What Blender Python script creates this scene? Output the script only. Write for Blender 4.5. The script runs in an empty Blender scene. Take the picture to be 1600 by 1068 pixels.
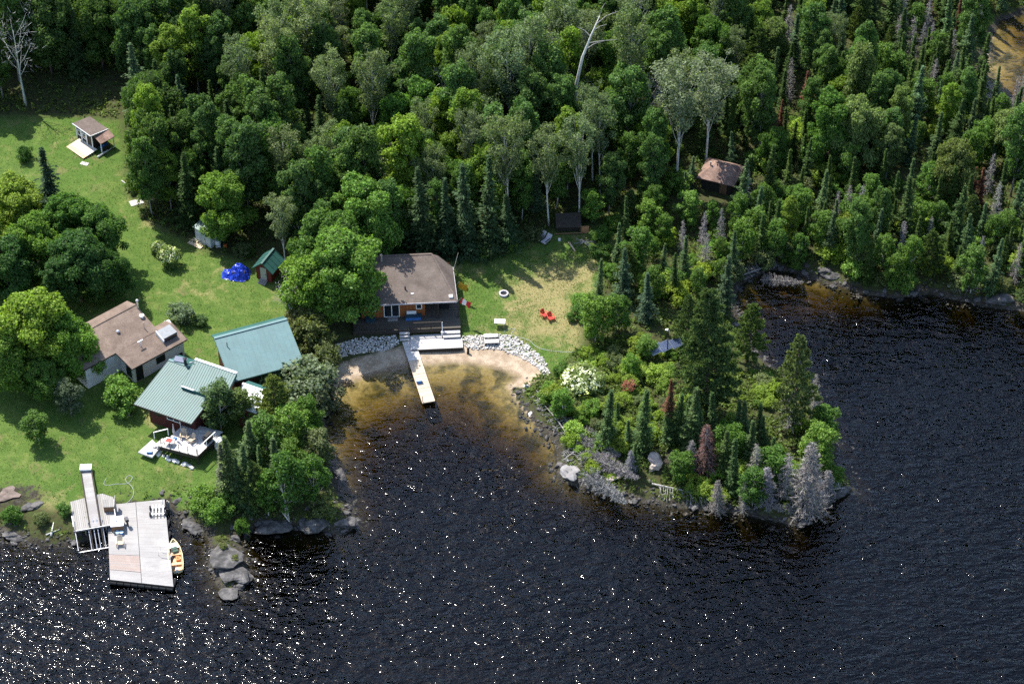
import bpy, bmesh, math, random
import numpy as np
from mathutils import Vector
R = math.radians
scene = bpy.context.scene
col = scene.collection
# ---------------------------------------------------------------- camera
PITCH, DIST, LENS = R(42), 280.0, 85.0
FPX = LENS/36*1600
CAM = np.array([0, -DIST*math.cos(PITCH), DIST*math.sin(PITCH)])
FW = np.array([0, math.cos(PITCH), -math.sin(PITCH)])
UP = np.array([0, math.sin(PITCH), math.cos(PITCH)])
cd = bpy.data.cameras.new('camera'); cam = bpy.data.objects.new('camera', cd); col.objects.link(cam)
cd.lens = LENS; cd.sensor_width = 36; cd.sensor_fit = 'HORIZONTAL'; cd.clip_start = 1; cd.clip_end = 3000
cam.location = CAM; cam.rotation_euler = (math.pi/2-PITCH, 0, 0)
scene.camera = cam
# ---------------------------------------------------------------- world, sun, exposure
SUN_EL, SUN_AZ = R(58), R(-42)
w = bpy.data.worlds.new('World'); scene.world = w; w.use_nodes = True
nt = w.node_tree; nt.nodes.clear()
sky = nt.nodes.new('ShaderNodeTexSky'); sky.sky_type = 'NISHITA'; sky.sun_disc = False
sky.sun_elevation = SUN_EL; sky.sun_rotation = SUN_AZ; sky.air_density = 1.0; sky.dust_density = 0.8; sky.ozone_density = 0.8
bg = nt.nodes.new('ShaderNodeBackground'); bg.inputs[1].default_value = 0.15
wo = nt.nodes.new('ShaderNodeOutputWorld')
nt.links.new(sky.outputs[0], bg.inputs[0]); nt.links.new(bg.outputs[0], wo.inputs[0])
sd = bpy.data.lights.new('sun', 'SUN'); sd.energy = 4.6; sd.angle = R(0.53); sd.color = (1, .955, .88)
sun = bpy.data.objects.new('sun', sd); col.objects.link(sun)
SUNV = Vector((math.sin(SUN_AZ)*math.cos(SUN_EL), math.cos(SUN_AZ)*math.cos(SUN_EL), math.sin(SUN_EL)))
sun.rotation_euler = SUNV.to_track_quat('Z', 'Y').to_euler(); sun.location = (0, 0, 120)
vs = scene.view_settings; vs.view_transform = 'Standard'; vs.look = 'None'; vs.gamma = 1; vs.exposure = 1.12
scene.render.engine = 'CYCLES'
cy = scene.cycles; cy.use_denoising = False
cy.max_bounces = 6; cy.diffuse_bounces = 2; cy.glossy_bounces = 2; cy.transmission_bounces = 3; cy.transparent_max_bounces = 8
cy.caustics_reflective = False; cy.caustics_refractive = False
cy.sample_clamp_indirect = 4.0

rnd = random.Random(7)
rng = np.random.default_rng(11)

# ---------------------------------------------------------------- pixel -> place
def ray(x, y):
    return FW*FPX + np.array([1., 0, 0])*(x-800) + UP*(534-y)
def pz(x, y, z=0.0):
    d = ray(x, y); return CAM + d*((z-CAM[2])/d[2])
def proj(p):
    v = np.asarray(p, float)-CAM; d = v@FW
    return 800+FPX*v[..., 0]/d, 534-FPX*(v@UP)/d

SHORE_PX = [(-260,830),(-120,842),(-40,836),(0,838),(40,850),(100,852),(130,846),(160,838),(172,812),(180,796),(265,790),(276,802),(290,815),(302,832),
 (325,838),(330,858),(326,880),(338,912),(352,930),(378,926),(388,905),(386,875),(378,850),(372,836),(400,824),(450,826),(500,829),(535,838),
 (556,822),(548,795),(530,765),(522,735),(512,712),(502,688),(506,650),(520,615),(530,597),(560,586),(592,577),(622,569),(660,563),(700,560),(740,562),
 (772,567),(800,575),(822,588),(812,598),(800,604),(814,626),(830,650),(850,672),(868,690),(872,722),(872,745),(892,757),(930,770),(980,780),
 (1040,792),(1100,797),(1150,802),(1200,812),(1245,822),(1275,806),(1302,784),(1336,766),(1328,745),(1306,722),(1310,700),(1300,675),(1288,645),
 (1265,615),(1235,590),(1205,572),(1185,556),(1168,530),(1152,500),(1146,470),(1156,446),(1180,432),(1205,422),(1232,424),(1265,436),(1310,446),
 (1350,460),(1400,466),(1450,460),(1500,470),(1540,480),(1600,486),(1700,492),(1900,470),(2000,380),(1850,250),(1700,185),(1600,166),(1570,166),(1541,152),
 (1536,100),(1546,62),(1562,32),(1610,18),(1700,10),(2100,-30)]
SHORE = np.array([pz(x, y)[:2] for x, y in SHORE_PX])
POLY = np.vstack([SHORE, [(600, 140), (600, 700), (-600, 700), (-600, SHORE[0, 1]+6)]])
BEACH = np.array([pz(x, y)[:2] for x, y in [(528,600),(560,586),(622,569),(700,560),(772,567),(815,584)]])
def seg_dist(P, A, B):
    d = B-A; L = (d*d).sum(1)
    if len(P) < 50:
        q = P[:, None]-A[None]; t = np.clip((q*d).sum(2)/np.maximum(L, 1e-9), 0, 1); q = q-t[..., None]*d
        return np.sqrt((q*q).sum(2).min(1))
    best = np.full(len(P), 1e9)
    for i in range(len(A)):
        t = np.clip(((P-A[i])@d[i])/max(L[i], 1e-9), 0, 1)
        q = P-A[i]-t[:, None]*d[i]
        best = np.minimum(best, (q*q).sum(1))
    return np.sqrt(best)
def inside(P, poly):
    x, y = P[:, 0], P[:, 1]; c = np.zeros(len(P), bool); n = len(poly)
    if len(P) < 50:
        a = poly[None]; b = np.roll(poly, -1, 0)[None]; dy = np.where(b[..., 1] == a[..., 1], 1e-9, b[..., 1]-a[..., 1]); yy = y[:, None]; xx = x[:, None]
        return ((((a[..., 1] > yy) != (b[..., 1] > yy)) & (xx < (b[..., 0]-a[..., 0])*(yy-a[..., 1])/dy+a[..., 0])).sum(1) % 2) == 1
    for i in range(n):
        x1, y1 = poly[i]; x2, y2 = poly[(i+1) % n]
        if y1 == y2: continue
        c ^= ((y1 > y) != (y2 > y)) & (x < (x2-x1)*(y-y1)/(y2-y1)+x1)
    return c
def sdist(P):
    P = np.atleast_2d(P)
    d = seg_dist(P, SHORE[:-1], SHORE[1:])
    return np.where(inside(P, POLY), d, -d)
def hnoise(P, s, seed=0):
    x, y = P[:, 0]*s+seed*1.7, P[:, 1]*s-seed*2.3
    return (np.sin(x*1.1+1.3*np.sin(y*.7+seed))+np.sin(y*1.3+1.1*np.sin(x*.9-seed))+.5*np.sin(2.3*x+1.9*y)+.5*np.sin(2.9*y-2.1*x))/3
def height(P, full=False):
    P = np.atleast_2d(np.asarray(P, float))[:, :2]
    d = sdist(P)
    b = np.exp(-(seg_dist(P, BEACH[:-1], BEACH[1:])/5.5)**2)
    dl = np.maximum(d, 0)
    rocky = 1.15*(1-np.exp(-dl/2.2))
    sand = np.minimum(.11*dl, 1.15)
    z = rocky*(1-b)+sand*b + np.minimum(.036*dl, 6)
    z += (hnoise(P, .35, 1)*.12+hnoise(P, 1.6, 3)*.10*np.exp(-dl/5)*(1-b))*np.clip(dl/1.5, 0, 1)
    # flat sites for the left and centre lawns need no bumps; the point carries a low hump
    pt = pz(1100, 660)
    z += .9*np.exp(-(((P[:, 0]-pt[0])/9)**2+((P[:, 1]-pt[1])/7)**2))*np.clip(dl/5, 0, 1)
    dw = np.maximum(-d, 0)
    bay = np.exp(-(seg_dist(P, BEACH[:-1], BEACH[1:])/17)**2)
    pc = pz(1590, 100); pond = np.exp(-(((P[:, 0]-pc[0])/22)**2+((P[:, 1]-pc[1])/16)**2))
    cv = pz(1240, 470); cove = np.exp(-(((P[:, 0]-cv[0])/10)**2+((P[:, 1]-cv[1])/6)**2))
    sh = np.clip(bay+pond+.55*cove, 0, 1)
    depth = (np.minimum(.95*dw, 6))*(1-sh) + sh*np.minimum(.085*dw, 2.2)
    depth += np.clip(dw/2, 0, 1)*.28*hnoise(P, .45, 5)*np.minimum(depth, .9)
    z = np.where(d >= 0, z, -np.maximum(depth, .02*dw))
    return z
def hz(x, y): return float(height([[x, y]])[0])
def at(px, py, dz=0.0):
    z = 1.0
    for _ in range(14):
        p = pz(px, py, z+dz); z = .5*z+.5*max(hz(p[0], p[1]), 0)
    p = pz(px, py, z+dz); return Vector((p[0], p[1], p[2]-dz))

# ---------------------------------------------------------------- materials
MATS = {}
class NT:
    def __init__(s, name):
        s.m = bpy.data.materials.new(name); s.m.use_nodes = True; s.t = s.m.node_tree; s.t.nodes.clear()
        s.out = s.t.nodes.new('ShaderNodeOutputMaterial'); MATS[name] = s.m
    def n(s, typ, **kw):
        nd = s.t.nodes.new('ShaderNode'+typ)
        for k, v in kw.items():
            if k.startswith('i_'):
                k2 = k[2:]; nd.inputs[int(k2) if k2.isdigit() else k2.replace('_', ' ')].default_value = v
            else: setattr(nd, k, v)
        return nd
    def l(s, a, b): s.t.links.new(a, b)
    def noise(s, scale, detail=3, rough=.55, vec=None, dist=0):
        nd = s.n('TexNoise', i_Scale=scale, i_Detail=detail, i_Roughness=rough, i_Distortion=dist)
        if vec is not None: s.l(vec, nd.inputs['Vector'])
        return nd.outputs['Fac']
    def ramp(s, fac, stops):
        nd = s.n('ValToRGB'); e = nd.color_ramp.elements
        while len(e) < len(stops): e.new(.5)
        for k, (p, c) in enumerate(stops):
            e[k].position = p; e[k].color = (*c, 1) if len(c) == 3 else c
        s.l(fac, nd.inputs[0]); return nd.outputs[0]
    def mix(s, a, b, fac, mode='MIX'):
        nd = s.n('Mix', data_type='RGBA', blend_type=mode)
        for v, i in ((fac, 0), (a, 6), (b, 7)):
            if hasattr(v, 'is_output'): s.l(v, nd.inputs[i])
            else: nd.inputs[i].default_value = v if i == 0 else (*v, 1) if len(v) == 3 else v
        return nd.outputs[2]
    def math(s, op, a, b=0.0, clamp=False):
        nd = s.n('Math', operation=op, use_clamp=clamp)
        for v, i in ((a, 0), (b, 1)):
            if hasattr(v, 'is_output'): s.l(v, nd.inputs[i])
            else: nd.inputs[i].default_value = v
        return nd.outputs[0]
    def bsdf(s, color, rough=.8, bump=None, bstr=.3, bdist=.05, spec=.3, metal=0.0):
        nd = s.n('BsdfPrincipled'); nd.inputs['Roughness'].default_value = rough if not hasattr(rough, 'is_output') else .5
        if hasattr(rough, 'is_output'): s.l(rough, nd.inputs['Roughness'])
        nd.inputs['Specular IOR Level'].default_value = spec; nd.inputs['Metallic'].default_value = metal
        if hasattr(color, 'is_output'): s.l(color, nd.inputs['Base Color'])
        else: nd.inputs['Base Color'].default_value = (*color, 1)
        if bump is not None:
            b = s.n('Bump', i_Strength=bstr, i_Distance=bdist); s.l(bump, b.inputs['Height']); s.l(b.outputs[0], nd.inputs['Normal'])
        s.l(nd.outputs[0], s.out.inputs[0]); return nd
    def obj(s): return s.n('TexCoord').outputs['Object']
    def pos(s): return s.n('NewGeometry').outputs['Position']
def plain(name, c, rough=.7, var=.25, scale=3.0, spec=.3, metal=0.0, bump=.0):
    t = NT(name); v = t.obj()
    n1 = t.noise(scale, 4, .6, v)
    c0 = tuple(x*(1-var) for x in c); c1 = tuple(min(1, x*(1+var)) for x in c)
    cc = t.ramp(n1, [(.3, c0), (.7, c1)])
    t.bsdf(cc, rough, n1 if bump else None, bump, .05, spec, metal); return t.m
def boards(name, c, c2, width=.14, axis=0, rough=.8, grey=None, gap=.12):
    """planks laid side by side along one axis, each with its own tone and grain"""
    t = NT(name); v = t.obj(); sp = t.n('SeparateXYZ'); t.l(v, sp.inputs[0])
    a = t.math('DIVIDE', sp.outputs[axis], width); fl = t.math('FLOOR', a); fr = t.math('FRACT', a)
    wn = t.n('TexWhiteNoise', noise_dimensions='1D'); t.l(fl, wn.inputs['W'])
    cc = t.mix(c, c2, wn.outputs['Value'])
    st = t.n('Mapping'); t.l(v, st.inputs['Vector']); sc = [6, 6, 6]; sc[axis] = 30; st.inputs['Scale'].default_value = sc
    g = t.noise(1.0, 4, .6, st.outputs[0])
    cc = t.mix(cc, t.ramp(g, [(.3, (.55, .55, .55)), (.7, (1.15, 1.15, 1.15))]), .55, 'MULTIPLY')
    big = t.noise(.55, 3, .6, v)
    if grey: cc = t.mix(cc, grey, t.ramp(big, [(.4, (0, 0, 0)), (.65, (1, 1, 1))]))
    gp = t.math('LESS_THAN', fr, gap)
    cc = t.mix(cc, (.02, .018, .015), t.math('MULTIPLY', gp, .75))
    t.bsdf(cc, rough, t.math('SUBTRACT', 1.0, gp), .5, .02); return t.m
def leaf_mat(name, trans=.35, gloss=.05, tint=(1.25, 1.15, .55)):
    t = NT(name); oi = t.n('ObjectInfo'); at_ = t.n('Attribute', attribute_name='v')
    f = t.math('ADD', t.math('MULTIPLY', at_.outputs['Fac'], 1.25), .42)
    cc = t.mix(oi.outputs['Color'], (1, 1, 1), 0.0); comb = t.n('CombineColor'); [t.l(f, comb.inputs[k]) for k in range(3)]
    cc = t.mix(cc, comb.outputs[0], 1.0, 'MULTIPLY')
    d = t.n('BsdfDiffuse'); t.l(cc, d.inputs[0])
    tr = t.n('BsdfTranslucent'); t.l(t.mix(cc, tint, 1.0, 'MULTIPLY'), tr.inputs[0])
    g = t.n('BsdfGlossy', i_Roughness=.45); g.inputs[0].default_value = (1, 1, 1, 1)
    m1 = t.n('MixShader', i_0=trans); t.l(d.outputs[0], m1.inputs[1]); t.l(tr.outputs[0], m1.inputs[2])
    m2 = t.n('MixShader', i_0=gloss); t.l(m1.outputs[0], m2.inputs[1]); t.l(g.outputs[0], m2.inputs[2])
    t.l(m2.outputs[0], t.out.inputs[0]); return t.m
def bark_mat(name, c, c2):
    t = NT(name); v = t.obj(); mp = t.n('Mapping'); t.l(v, mp.inputs[0]); mp.inputs['Scale'].default_value = (6, 6, 2)
    n1 = t.noise(1.0, 4, .65, mp.outputs[0]); t.bsdf(t.ramp(n1, [(.35, c), (.62, c2)]), .9, n1, .4, .03); return t.m
leaf_mat('leaf', .48, .006, (1.28, 1.38, .5)); leaf_mat('needle', .30, .002, (1.25, 1.2, .5)); leaf_mat('twig_dry', .1, .0, (1, 1, 1))
bark_mat('bark_brown', (.05, .038, .03), (.12, .095, .075)); bark_mat('bark_white', (.30, .29, .26), (.62, .60, .55)); bark_mat('bark_grey', (.16, .15, .14), (.36, .34, .32))
def ground_mat():
    t = NT('ground'); p = t.pos(); at_ = t.n('Attribute', attribute_name='mask'); sp = t.n('SeparateColor'); t.l(at_.outputs['Color'], sp.inputs[0])
    lawn, dry, sand = sp.outputs[0], sp.outputs[1], sp.outputs[2]; rock = at_.outputs['Alpha']
    nf = t.noise(9, 4, .7, p); nm = t.noise(.9, 4, .6, p); nl = t.noise(.16, 3, .6, p); nff = t.noise(38, 2, .6, p)
    grass = t.ramp(nm, [(.28, (.052, .094, .019)), (.5, (.078, .126, .026)), (.72, (.122, .160, .042))])
    grass = t.mix(grass, (.060, .114, .020), t.ramp(nl, [(.42, (0, 0, 0)), (.6, (.75, .75, .75))]))
    grass = t.mix(grass, t.ramp(nf, [(.3, (.5, .55, .45)), (.7, (1.45, 1.4, 1.35))]), .9, 'MULTIPLY')
    grass = t.mix(grass, (.16, .13, .06), t.ramp(t.noise(.55, 5, .7, p, .8), [(.56, (0, 0, 0)), (.70, (.7, .7, .7))]))
    strw = t.ramp(nf, [(.3, (.17, .135, .055)), (.7, (.32, .27, .13))])
    dm = t.math('ADD', dry, t.math('MULTIPLY', t.math('SUBTRACT', nm, .5), 1.3)); dm = t.math('MULTIPLY', t.math('SUBTRACT', dm, .22), 2.0, True)
    dm = t.math('MULTIPLY', dm, .85)
    lw = t.mix(grass, strw, dm)
    lw = t.mix(lw, t.ramp(nff, [(.25, (.6, .6, .6)), (.75, (1.3, 1.3, 1.3))]), .7, 'MULTIPLY')
    floor = t.ramp(t.noise(2.2, 5, .7, p), [(.3, (.018, .022, .008)), (.5, (.05, .05, .02)), (.62, (.04, .065, .015)), (.8, (.11, .08, .045))])
    c = t.mix(floor, lw, lawn)
    rk = t.ramp(t.noise(1.4, 6, .7, p, .6), [(.3, (.012, .011, .009)), (.5, (.034, .030, .024)), (.66, (.075, .066, .056)), (.8, (.15, .135, .125))])
    rk = t.mix(rk, (.085, .075, .035), t.ramp(nf, [(.52, (0, 0, 0)), (.66, (.8, .8, .8))]))
    c = t.mix(c, rk, t.math('MULTIPLY', t.math('SUBTRACT', t.math('ADD', rock, t.math('MULTIPLY', t.math('SUBTRACT', nm, .5), 1.7)), .45), 5.0, True))
    sn = t.mix(t.ramp(nf, [(.3, (.26, .2, .14)), (.7, (.48, .39, .29))]), t.ramp(nm, [(.4, (.6, .55, .5)), (.6, (1, 1, 1))]), .7, 'MULTIPLY')
    c = t.mix(c, sn, t.math('MULTIPLY', t.math('SUBTRACT', t.math('ADD', sand, t.math('MULTIPLY', t.math('SUBTRACT', nm, .5), .5)), .3), 3.0, True))
    # bed of the lake: amber sand with weed patches, stones further out
    z = t.n('SeparateXYZ'); t.l(p, z.inputs[0])
    bed = t.ramp(t.noise(.42, 4, .65, p, .4), [(.36, (.04, .04, .018)), (.47, (.125, .105, .042)), (.58, (.25, .20, .085))])
    bed = t.mix((.028, .024, .014), bed, sand)
    bed = t.mix(bed, t.ramp(t.noise(3.5, 4, .7, p), [(.3, (.6, .6, .6)), (.7, (1.25, 1.25, 1.25))]), .8, 'MULTIPLY')
    c = t.mix(c, bed, t.math('MULTIPLY', t.math('SUBTRACT', -.02, z.outputs[2]), 12.0, True))
    hgt = t.math('ADD', t.math('MULTIPLY', nf, .5), t.math('MULTIPLY', nff, .4))
    t.bsdf(c, .95, hgt, .6, .12, .15); return t.m
ground_mat()
def water_mat():
    t = NT('lake_water'); p = t.pos(); at_ = t.n('Attribute', attribute_name='chop')
    mp = t.n('Mapping'); t.l(p, mp.inputs[0]); mp.inputs['Rotation'].default_value = (0, 0, R(-22)); mp.inputs['Scale'].default_value = (.62, 1.25, 1)
    a = t.noise(.72, 2, .5, mp.outputs[0], .3); b = t.noise(2.1, 2, .5, mp.outputs[0], .2); c = t.noise(.045, 2, .5, p)
    h = t.math('ADD', t.math('MULTIPLY', a, WAVE_A), t.math('MULTIPLY', b, WAVE_B))
    mp2 = t.n('Mapping'); t.l(p, mp2.inputs[0]); mp2.inputs['Rotation'].default_value = (0, 0, R(-30)); mp2.inputs['Scale'].default_value = (.03, .11, 1)
    c2 = t.noise(1.0, 3, .6, mp2.outputs[0], .5)
    gust = t.math('ADD', .15, t.math('ADD', t.math('MULTIPLY', c, .8), t.math('MULTIPLY', c2, .95)))
    h = t.math('MULTIPLY', t.math('MULTIPLY', h, at_.outputs['Fac']), gust)
    bp = t.n('Bump', i_Strength=1.0, i_Distance=1.0); t.l(h, bp.inputs['Height'])
    fr = t.n('Fresnel', i_IOR=1.333); t.l(bp.outputs[0], fr.inputs['Normal'])
    g = t.n('BsdfGlossy', i_Roughness=WAVE_R); g.inputs[0].default_value = (1, 1, 1, 1); t.l(bp.outputs[0], g.inputs['Normal'])
    tr = t.n('BsdfTransparent'); tr.inputs[0].default_value = (1, 1, 1, 1)
    m = t.n('MixShader'); t.l(fr.outputs[0], m.inputs[0]); t.l(tr.outputs[0], m.inputs[1]); t.l(g.outputs[0], m.inputs[2])
    t.l(m.outputs[0], t.out.inputs['Surface'])
    va = t.n('VolumeAbsorption', i_Density=1.55); va.inputs[0].default_value = (.63, .56, .27, 1)
    t.l(va.outputs[0], t.out.inputs['Volume'])
    return t.m
WAVE_A, WAVE_B, WAVE_R = .40, .145, .045
water_mat()

# ---------------------------------------------------------------- object helpers
def tag(o, label=None, cat=None, group=None, kind=None):
    if label: o['label'] = label
    if cat: o['category'] = cat
    if group: o['group'] = group
    if kind: o['kind'] = kind
    return o
def link(o, parent=None):
    col.objects.link(o)
    if parent is not None: o.parent = parent
    return o
def thing(name, label, cat, loc=(0, 0, 0), rz=0.0, group=None, scale=1.0):
    o = bpy.data.objects.new(name, None); o.empty_display_size = .2; link(o)
    o.location = loc; o.rotation_euler = (0, 0, rz); o.scale = (scale,)*3 if not hasattr(scale, '__len__') else scale
    return tag(o, label, cat, group)
def np_mesh(name, V, Fq, mat, fv=None, smooth=False):
    """mesh from arrays; Fq is (N,4) or (N,3); fv an optional per-face value"""
    me = bpy.data.meshes.new(name); V = np.asarray(V, np.float32); Fq = np.asarray(Fq, np.int32); n, k = Fq.shape
    me.vertices.add(len(V)); me.vertices.foreach_set('co', V.ravel())
    me.loops.add(n*k); me.loops.foreach_set('vertex_index', Fq.ravel())
    me.polygons.add(n); me.polygons.foreach_set('loop_start', np.arange(0, n*k, k, dtype=np.int32))
    if smooth: me.polygons.foreach_set('use_smooth', np.ones(n, bool))
    me.update(calc_edges=True); me.materials.append(MATS[mat])
    if fv is not None:
        a = me.attributes.new('v', 'FLOAT', 'FACE'); a.data.foreach_set('value', np.asarray(fv, np.float32))
    return me
class MB:
    def __init__(s): s.v = []; s.f = []
    def add(s, vs, fs):
        b = len(s.v); s.v += [tuple(map(float, x)) for x in vs]; s.f += [tuple(b+i for i in f) for f in fs]; return s
    def box(s, x0, x1, y0, y1, z0, z1):
        return s.add([(x0,y0,z0),(x1,y0,z0),(x1,y1,z0),(x0,y1,z0),(x0,y0,z1),(x1,y0,z1),(x1,y1,z1),(x0,y1,z1)],
                     [(3,2,1,0),(4,5,6,7),(0,1,5,4),(1,2,6,5),(2,3,7,6),(3,0,4,7)])
    def prism(s, pts, z0, z1):
        n = len(pts)
        lo = [(p[0], p[1], z0 if not callable(z0) else z0(p)) for p in pts]; hi = [(p[0], p[1], z1 if not callable(z1) else z1(p)) for p in pts]
        return s.add(lo+hi, [tuple(range(n))[::-1], tuple(range(n, 2*n))]+[(i, (i+1) % n, n+(i+1) % n, n+i) for i in range(n)])
    def slab(s, pts, th):
        """a sheet through 3-D points, th thick downwards"""
        n = len(pts); lo = [(p[0], p[1], p[2]-th) for p in pts]
        return s.add(lo+list(pts), [tuple(range(n))[::-1], tuple(range(n, 2*n))]+[(i, (i+1) % n, n+(i+1) % n, n+i) for i in range(n)])
    def beam(s, a, b, wd, hg=None):
        a = Vector(a); b = Vector(b); d = (b-a).normalized(); hg = hg or wd
        u = d.cross(Vector((0, 0, 1)));  u = Vector((1, 0, 0)) if u.length < 1e-4 else u.normalized()
        v = u.cross(d)
        q = [(-1,-1),(1,-1),(1,1),(-1,1)]
        return s.add([a+u*x*wd/2+v*y*hg/2 for x, y in q]+[b+u*x*wd/2+v*y*hg/2 for x, y in q], [(3,2,1,0),(4,5,6,7),(0,1,5,4),(1,2,6,5),(2,3,7,6),(3,0,4,7)])
    def tube(s, pts, rad, n=6):
        pts = [Vector(p) for p in pts]; m = len(pts); vs = []; fs = []
        for i, p in enumerate(pts):
            d = (pts[min(i+1, m-1)]-pts[max(i-1, 0)]).normalized()
            u = d.orthogonal().normalized() if abs(d.z) > .9 else d.cross(Vector((0, 0, 1))).normalized(); v = d.cross(u)
            r = rad[i] if hasattr(rad, '__len__') else rad
            vs += [p+(u*math.cos(2*math.pi*k/n)+v*math.sin(2*math.pi*k/n))*r for k in range(n)]
        for i in range(m-1):
            for k in range(n): fs.append((i*n+k, i*n+(k+1) % n, (i+1)*n+(k+1) % n, (i+1)*n+k))
        fs += [tuple(range(n))[::-1], tuple(range((m-1)*n, m*n))]
        return s.add(vs, fs)
    def cyl(s, c, r, h, n=12, r2=None):
        c = Vector(c); return s.tube([c, c+Vector((0, 0, h))], [r, r if r2 is None else r2], n)
    def mesh(s, name, mat, smooth=False):
        me = bpy.data.meshes.new(name); me.from_pydata(s.v, [], s.f); me.materials.append(MATS[mat])
        if smooth:
            for p in me.polygons: p.use_smooth = True
        me.update(); return me
    def build(s, name, mat, parent=None, smooth=False, kind=None):
        o = bpy.data.objects.new(name, s.mesh(name, mat, smooth)); link(o, parent)
        if kind: o['kind'] = kind
        return o
def part(name, me, parent, color=None):
    o = bpy.data.objects.new(name, me); link(o, parent)
    if color: o.color = (*color, 1)
    return o

# ---------------------------------------------------------------- ground and lake
def wpoly(pxs): return np.array([at(x, y)[:2] for x, y in pxs])
LAWN_L = wpoly([(-260,190),(100,182),(188,190),(196,240),(196,300),(240,350),(310,388),(345,400),(400,412),(452,438),(470,520),(500,600),(495,690),(330,790),(300,800),(265,792),(180,796),(160,815),(60,790),(0,770),(-260,770)])
LAWN_C = wpoly([(690,404),(760,398),(830,365),(930,352),(1003,298),(1012,308),(968,345),(952,400),(935,455),(908,480),(908,545),(870,580),(845,575),(812,552),(790,545),(720,530),(700,500)])
DRY = [(850,480,75,45,.6),(880,425,65,28,.55),(800,520,60,14,.3),(820,450,55,12,.3),(900,520,40,40,.5),(740,430,30,12,.25),(310,455,60,14,.35),(60,800,70,30,.6),(260,560,20,10,.3),(215,300,20,18,.4),(235,345,25,15,.5),(440,460,20,20,.5),(280,735,50,20,.25),(240,655,14,22,.55),(130,222,60,14,.4),(350,420,30,14,.35),(960,345,40,20,.5),(900,375,40,14,.4),(700,415,40,12,.4)]
def build_ground():
    def axis(lo, a, b, hi, st):
        far = lambda x0, x1: np.linspace(x0, x1, 40)
        return np.concatenate([far(lo, a)[:-1], np.arange(a, b, st), far(b, hi)])
    xs = axis(-600, -80, 82, 600, .42); ys = axis(-420, -58, 92, 700, .42)
    X, Y = np.meshgrid(xs, ys); P = np.c_[X.ravel(), Y.ravel()]
    d = sdist(P); z = height(P)
    V = np.c_[P, z]; nx, ny = len(xs), len(ys)
    i = (np.arange(ny-1)[:, None]*nx+np.arange(nx-1)).ravel(); Fq = np.c_[i, i+1, i+1+nx, i+nx]
    me = np_mesh('ground', V, Fq, 'ground', smooth=True)
    lawn = np.zeros(len(P))
    for poly in (LAWN_L, LAWN_C):
        ins = inside(P, poly); e = seg_dist(P, poly, np.roll(poly, -1, 0)); lawn = np.maximum(lawn, np.clip(.5+np.where(ins, e, -e)*.7, 0, 1))
    dry = np.zeros(len(P))
    for x, y, rx, ry, s in DRY:
        c = at(x, y); ax = rx/13.4; ay = ry/8.9
        dry += s*np.exp(-(((P[:, 0]-c.x)/ax)**2+((P[:, 1]-c.y)/ay)**2))
    # the trodden track across the centre lawn
    tr = np.array([at(x, y)[:2] for x, y in [(800,478),(830,468),(870,450),(910,430),(950,400),(990,330)]])
    td = seg_dist(P, tr[:-1], tr[1:]); dry += .45*np.exp(-(np.abs(td-.55)/.22)**2)
    bd = seg_dist(P, BEACH[:-1], BEACH[1:])
    sand = np.clip(1.25-np.abs(bd)/3.2, 0, 1)*(d > -1)*np.clip((2.9-np.abs(bd))*2, 0, 1)
    bay = np.exp(-(bd/15)**2); pc = pz(1590, 100); bay += np.exp(-(((P[:, 0]-pc[0])/22)**2+((P[:, 1]-pc[1])/16)**2)); cv = pz(1220, 455); bay += .7*np.exp(-(((P[:, 0]-cv[0])/8)**2+((P[:, 1]-cv[1])/5)**2))
    sand = np.where(d < -.3, np.clip(bay*1.3, 0, 1), sand)
    rock = np.clip(1.05-d/1.5+.3*hnoise(P, .8, 2), 0, 1)*(1-np.clip(np.exp(-(bd/4.5)**2)*1.3, 0, 1))
    pt = at(22, 775); rock = np.maximum(rock, np.exp(-(((P[:, 0]-pt.x)/4.2)**2+((P[:, 1]-pt.y)/2.2)**2))*.75)
    rk = at(1020, 715); rock = np.maximum(rock, np.exp(-(((P[:, 0]-rk.x)/3)**2+((P[:, 1]-rk.y)/2)**2)))
    lawn *= (1-np.clip(rock*1.2-.3, 0, 1))
    a = me.attributes.new('mask', 'FLOAT_COLOR', 'POINT'); a.data.foreach_set('color', np.c_[lawn, np.clip(dry, 0, 1), sand, rock].astype(np.float32).ravel())
    tag(part('ground', me, None), kind='structure')
build_ground()
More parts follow.
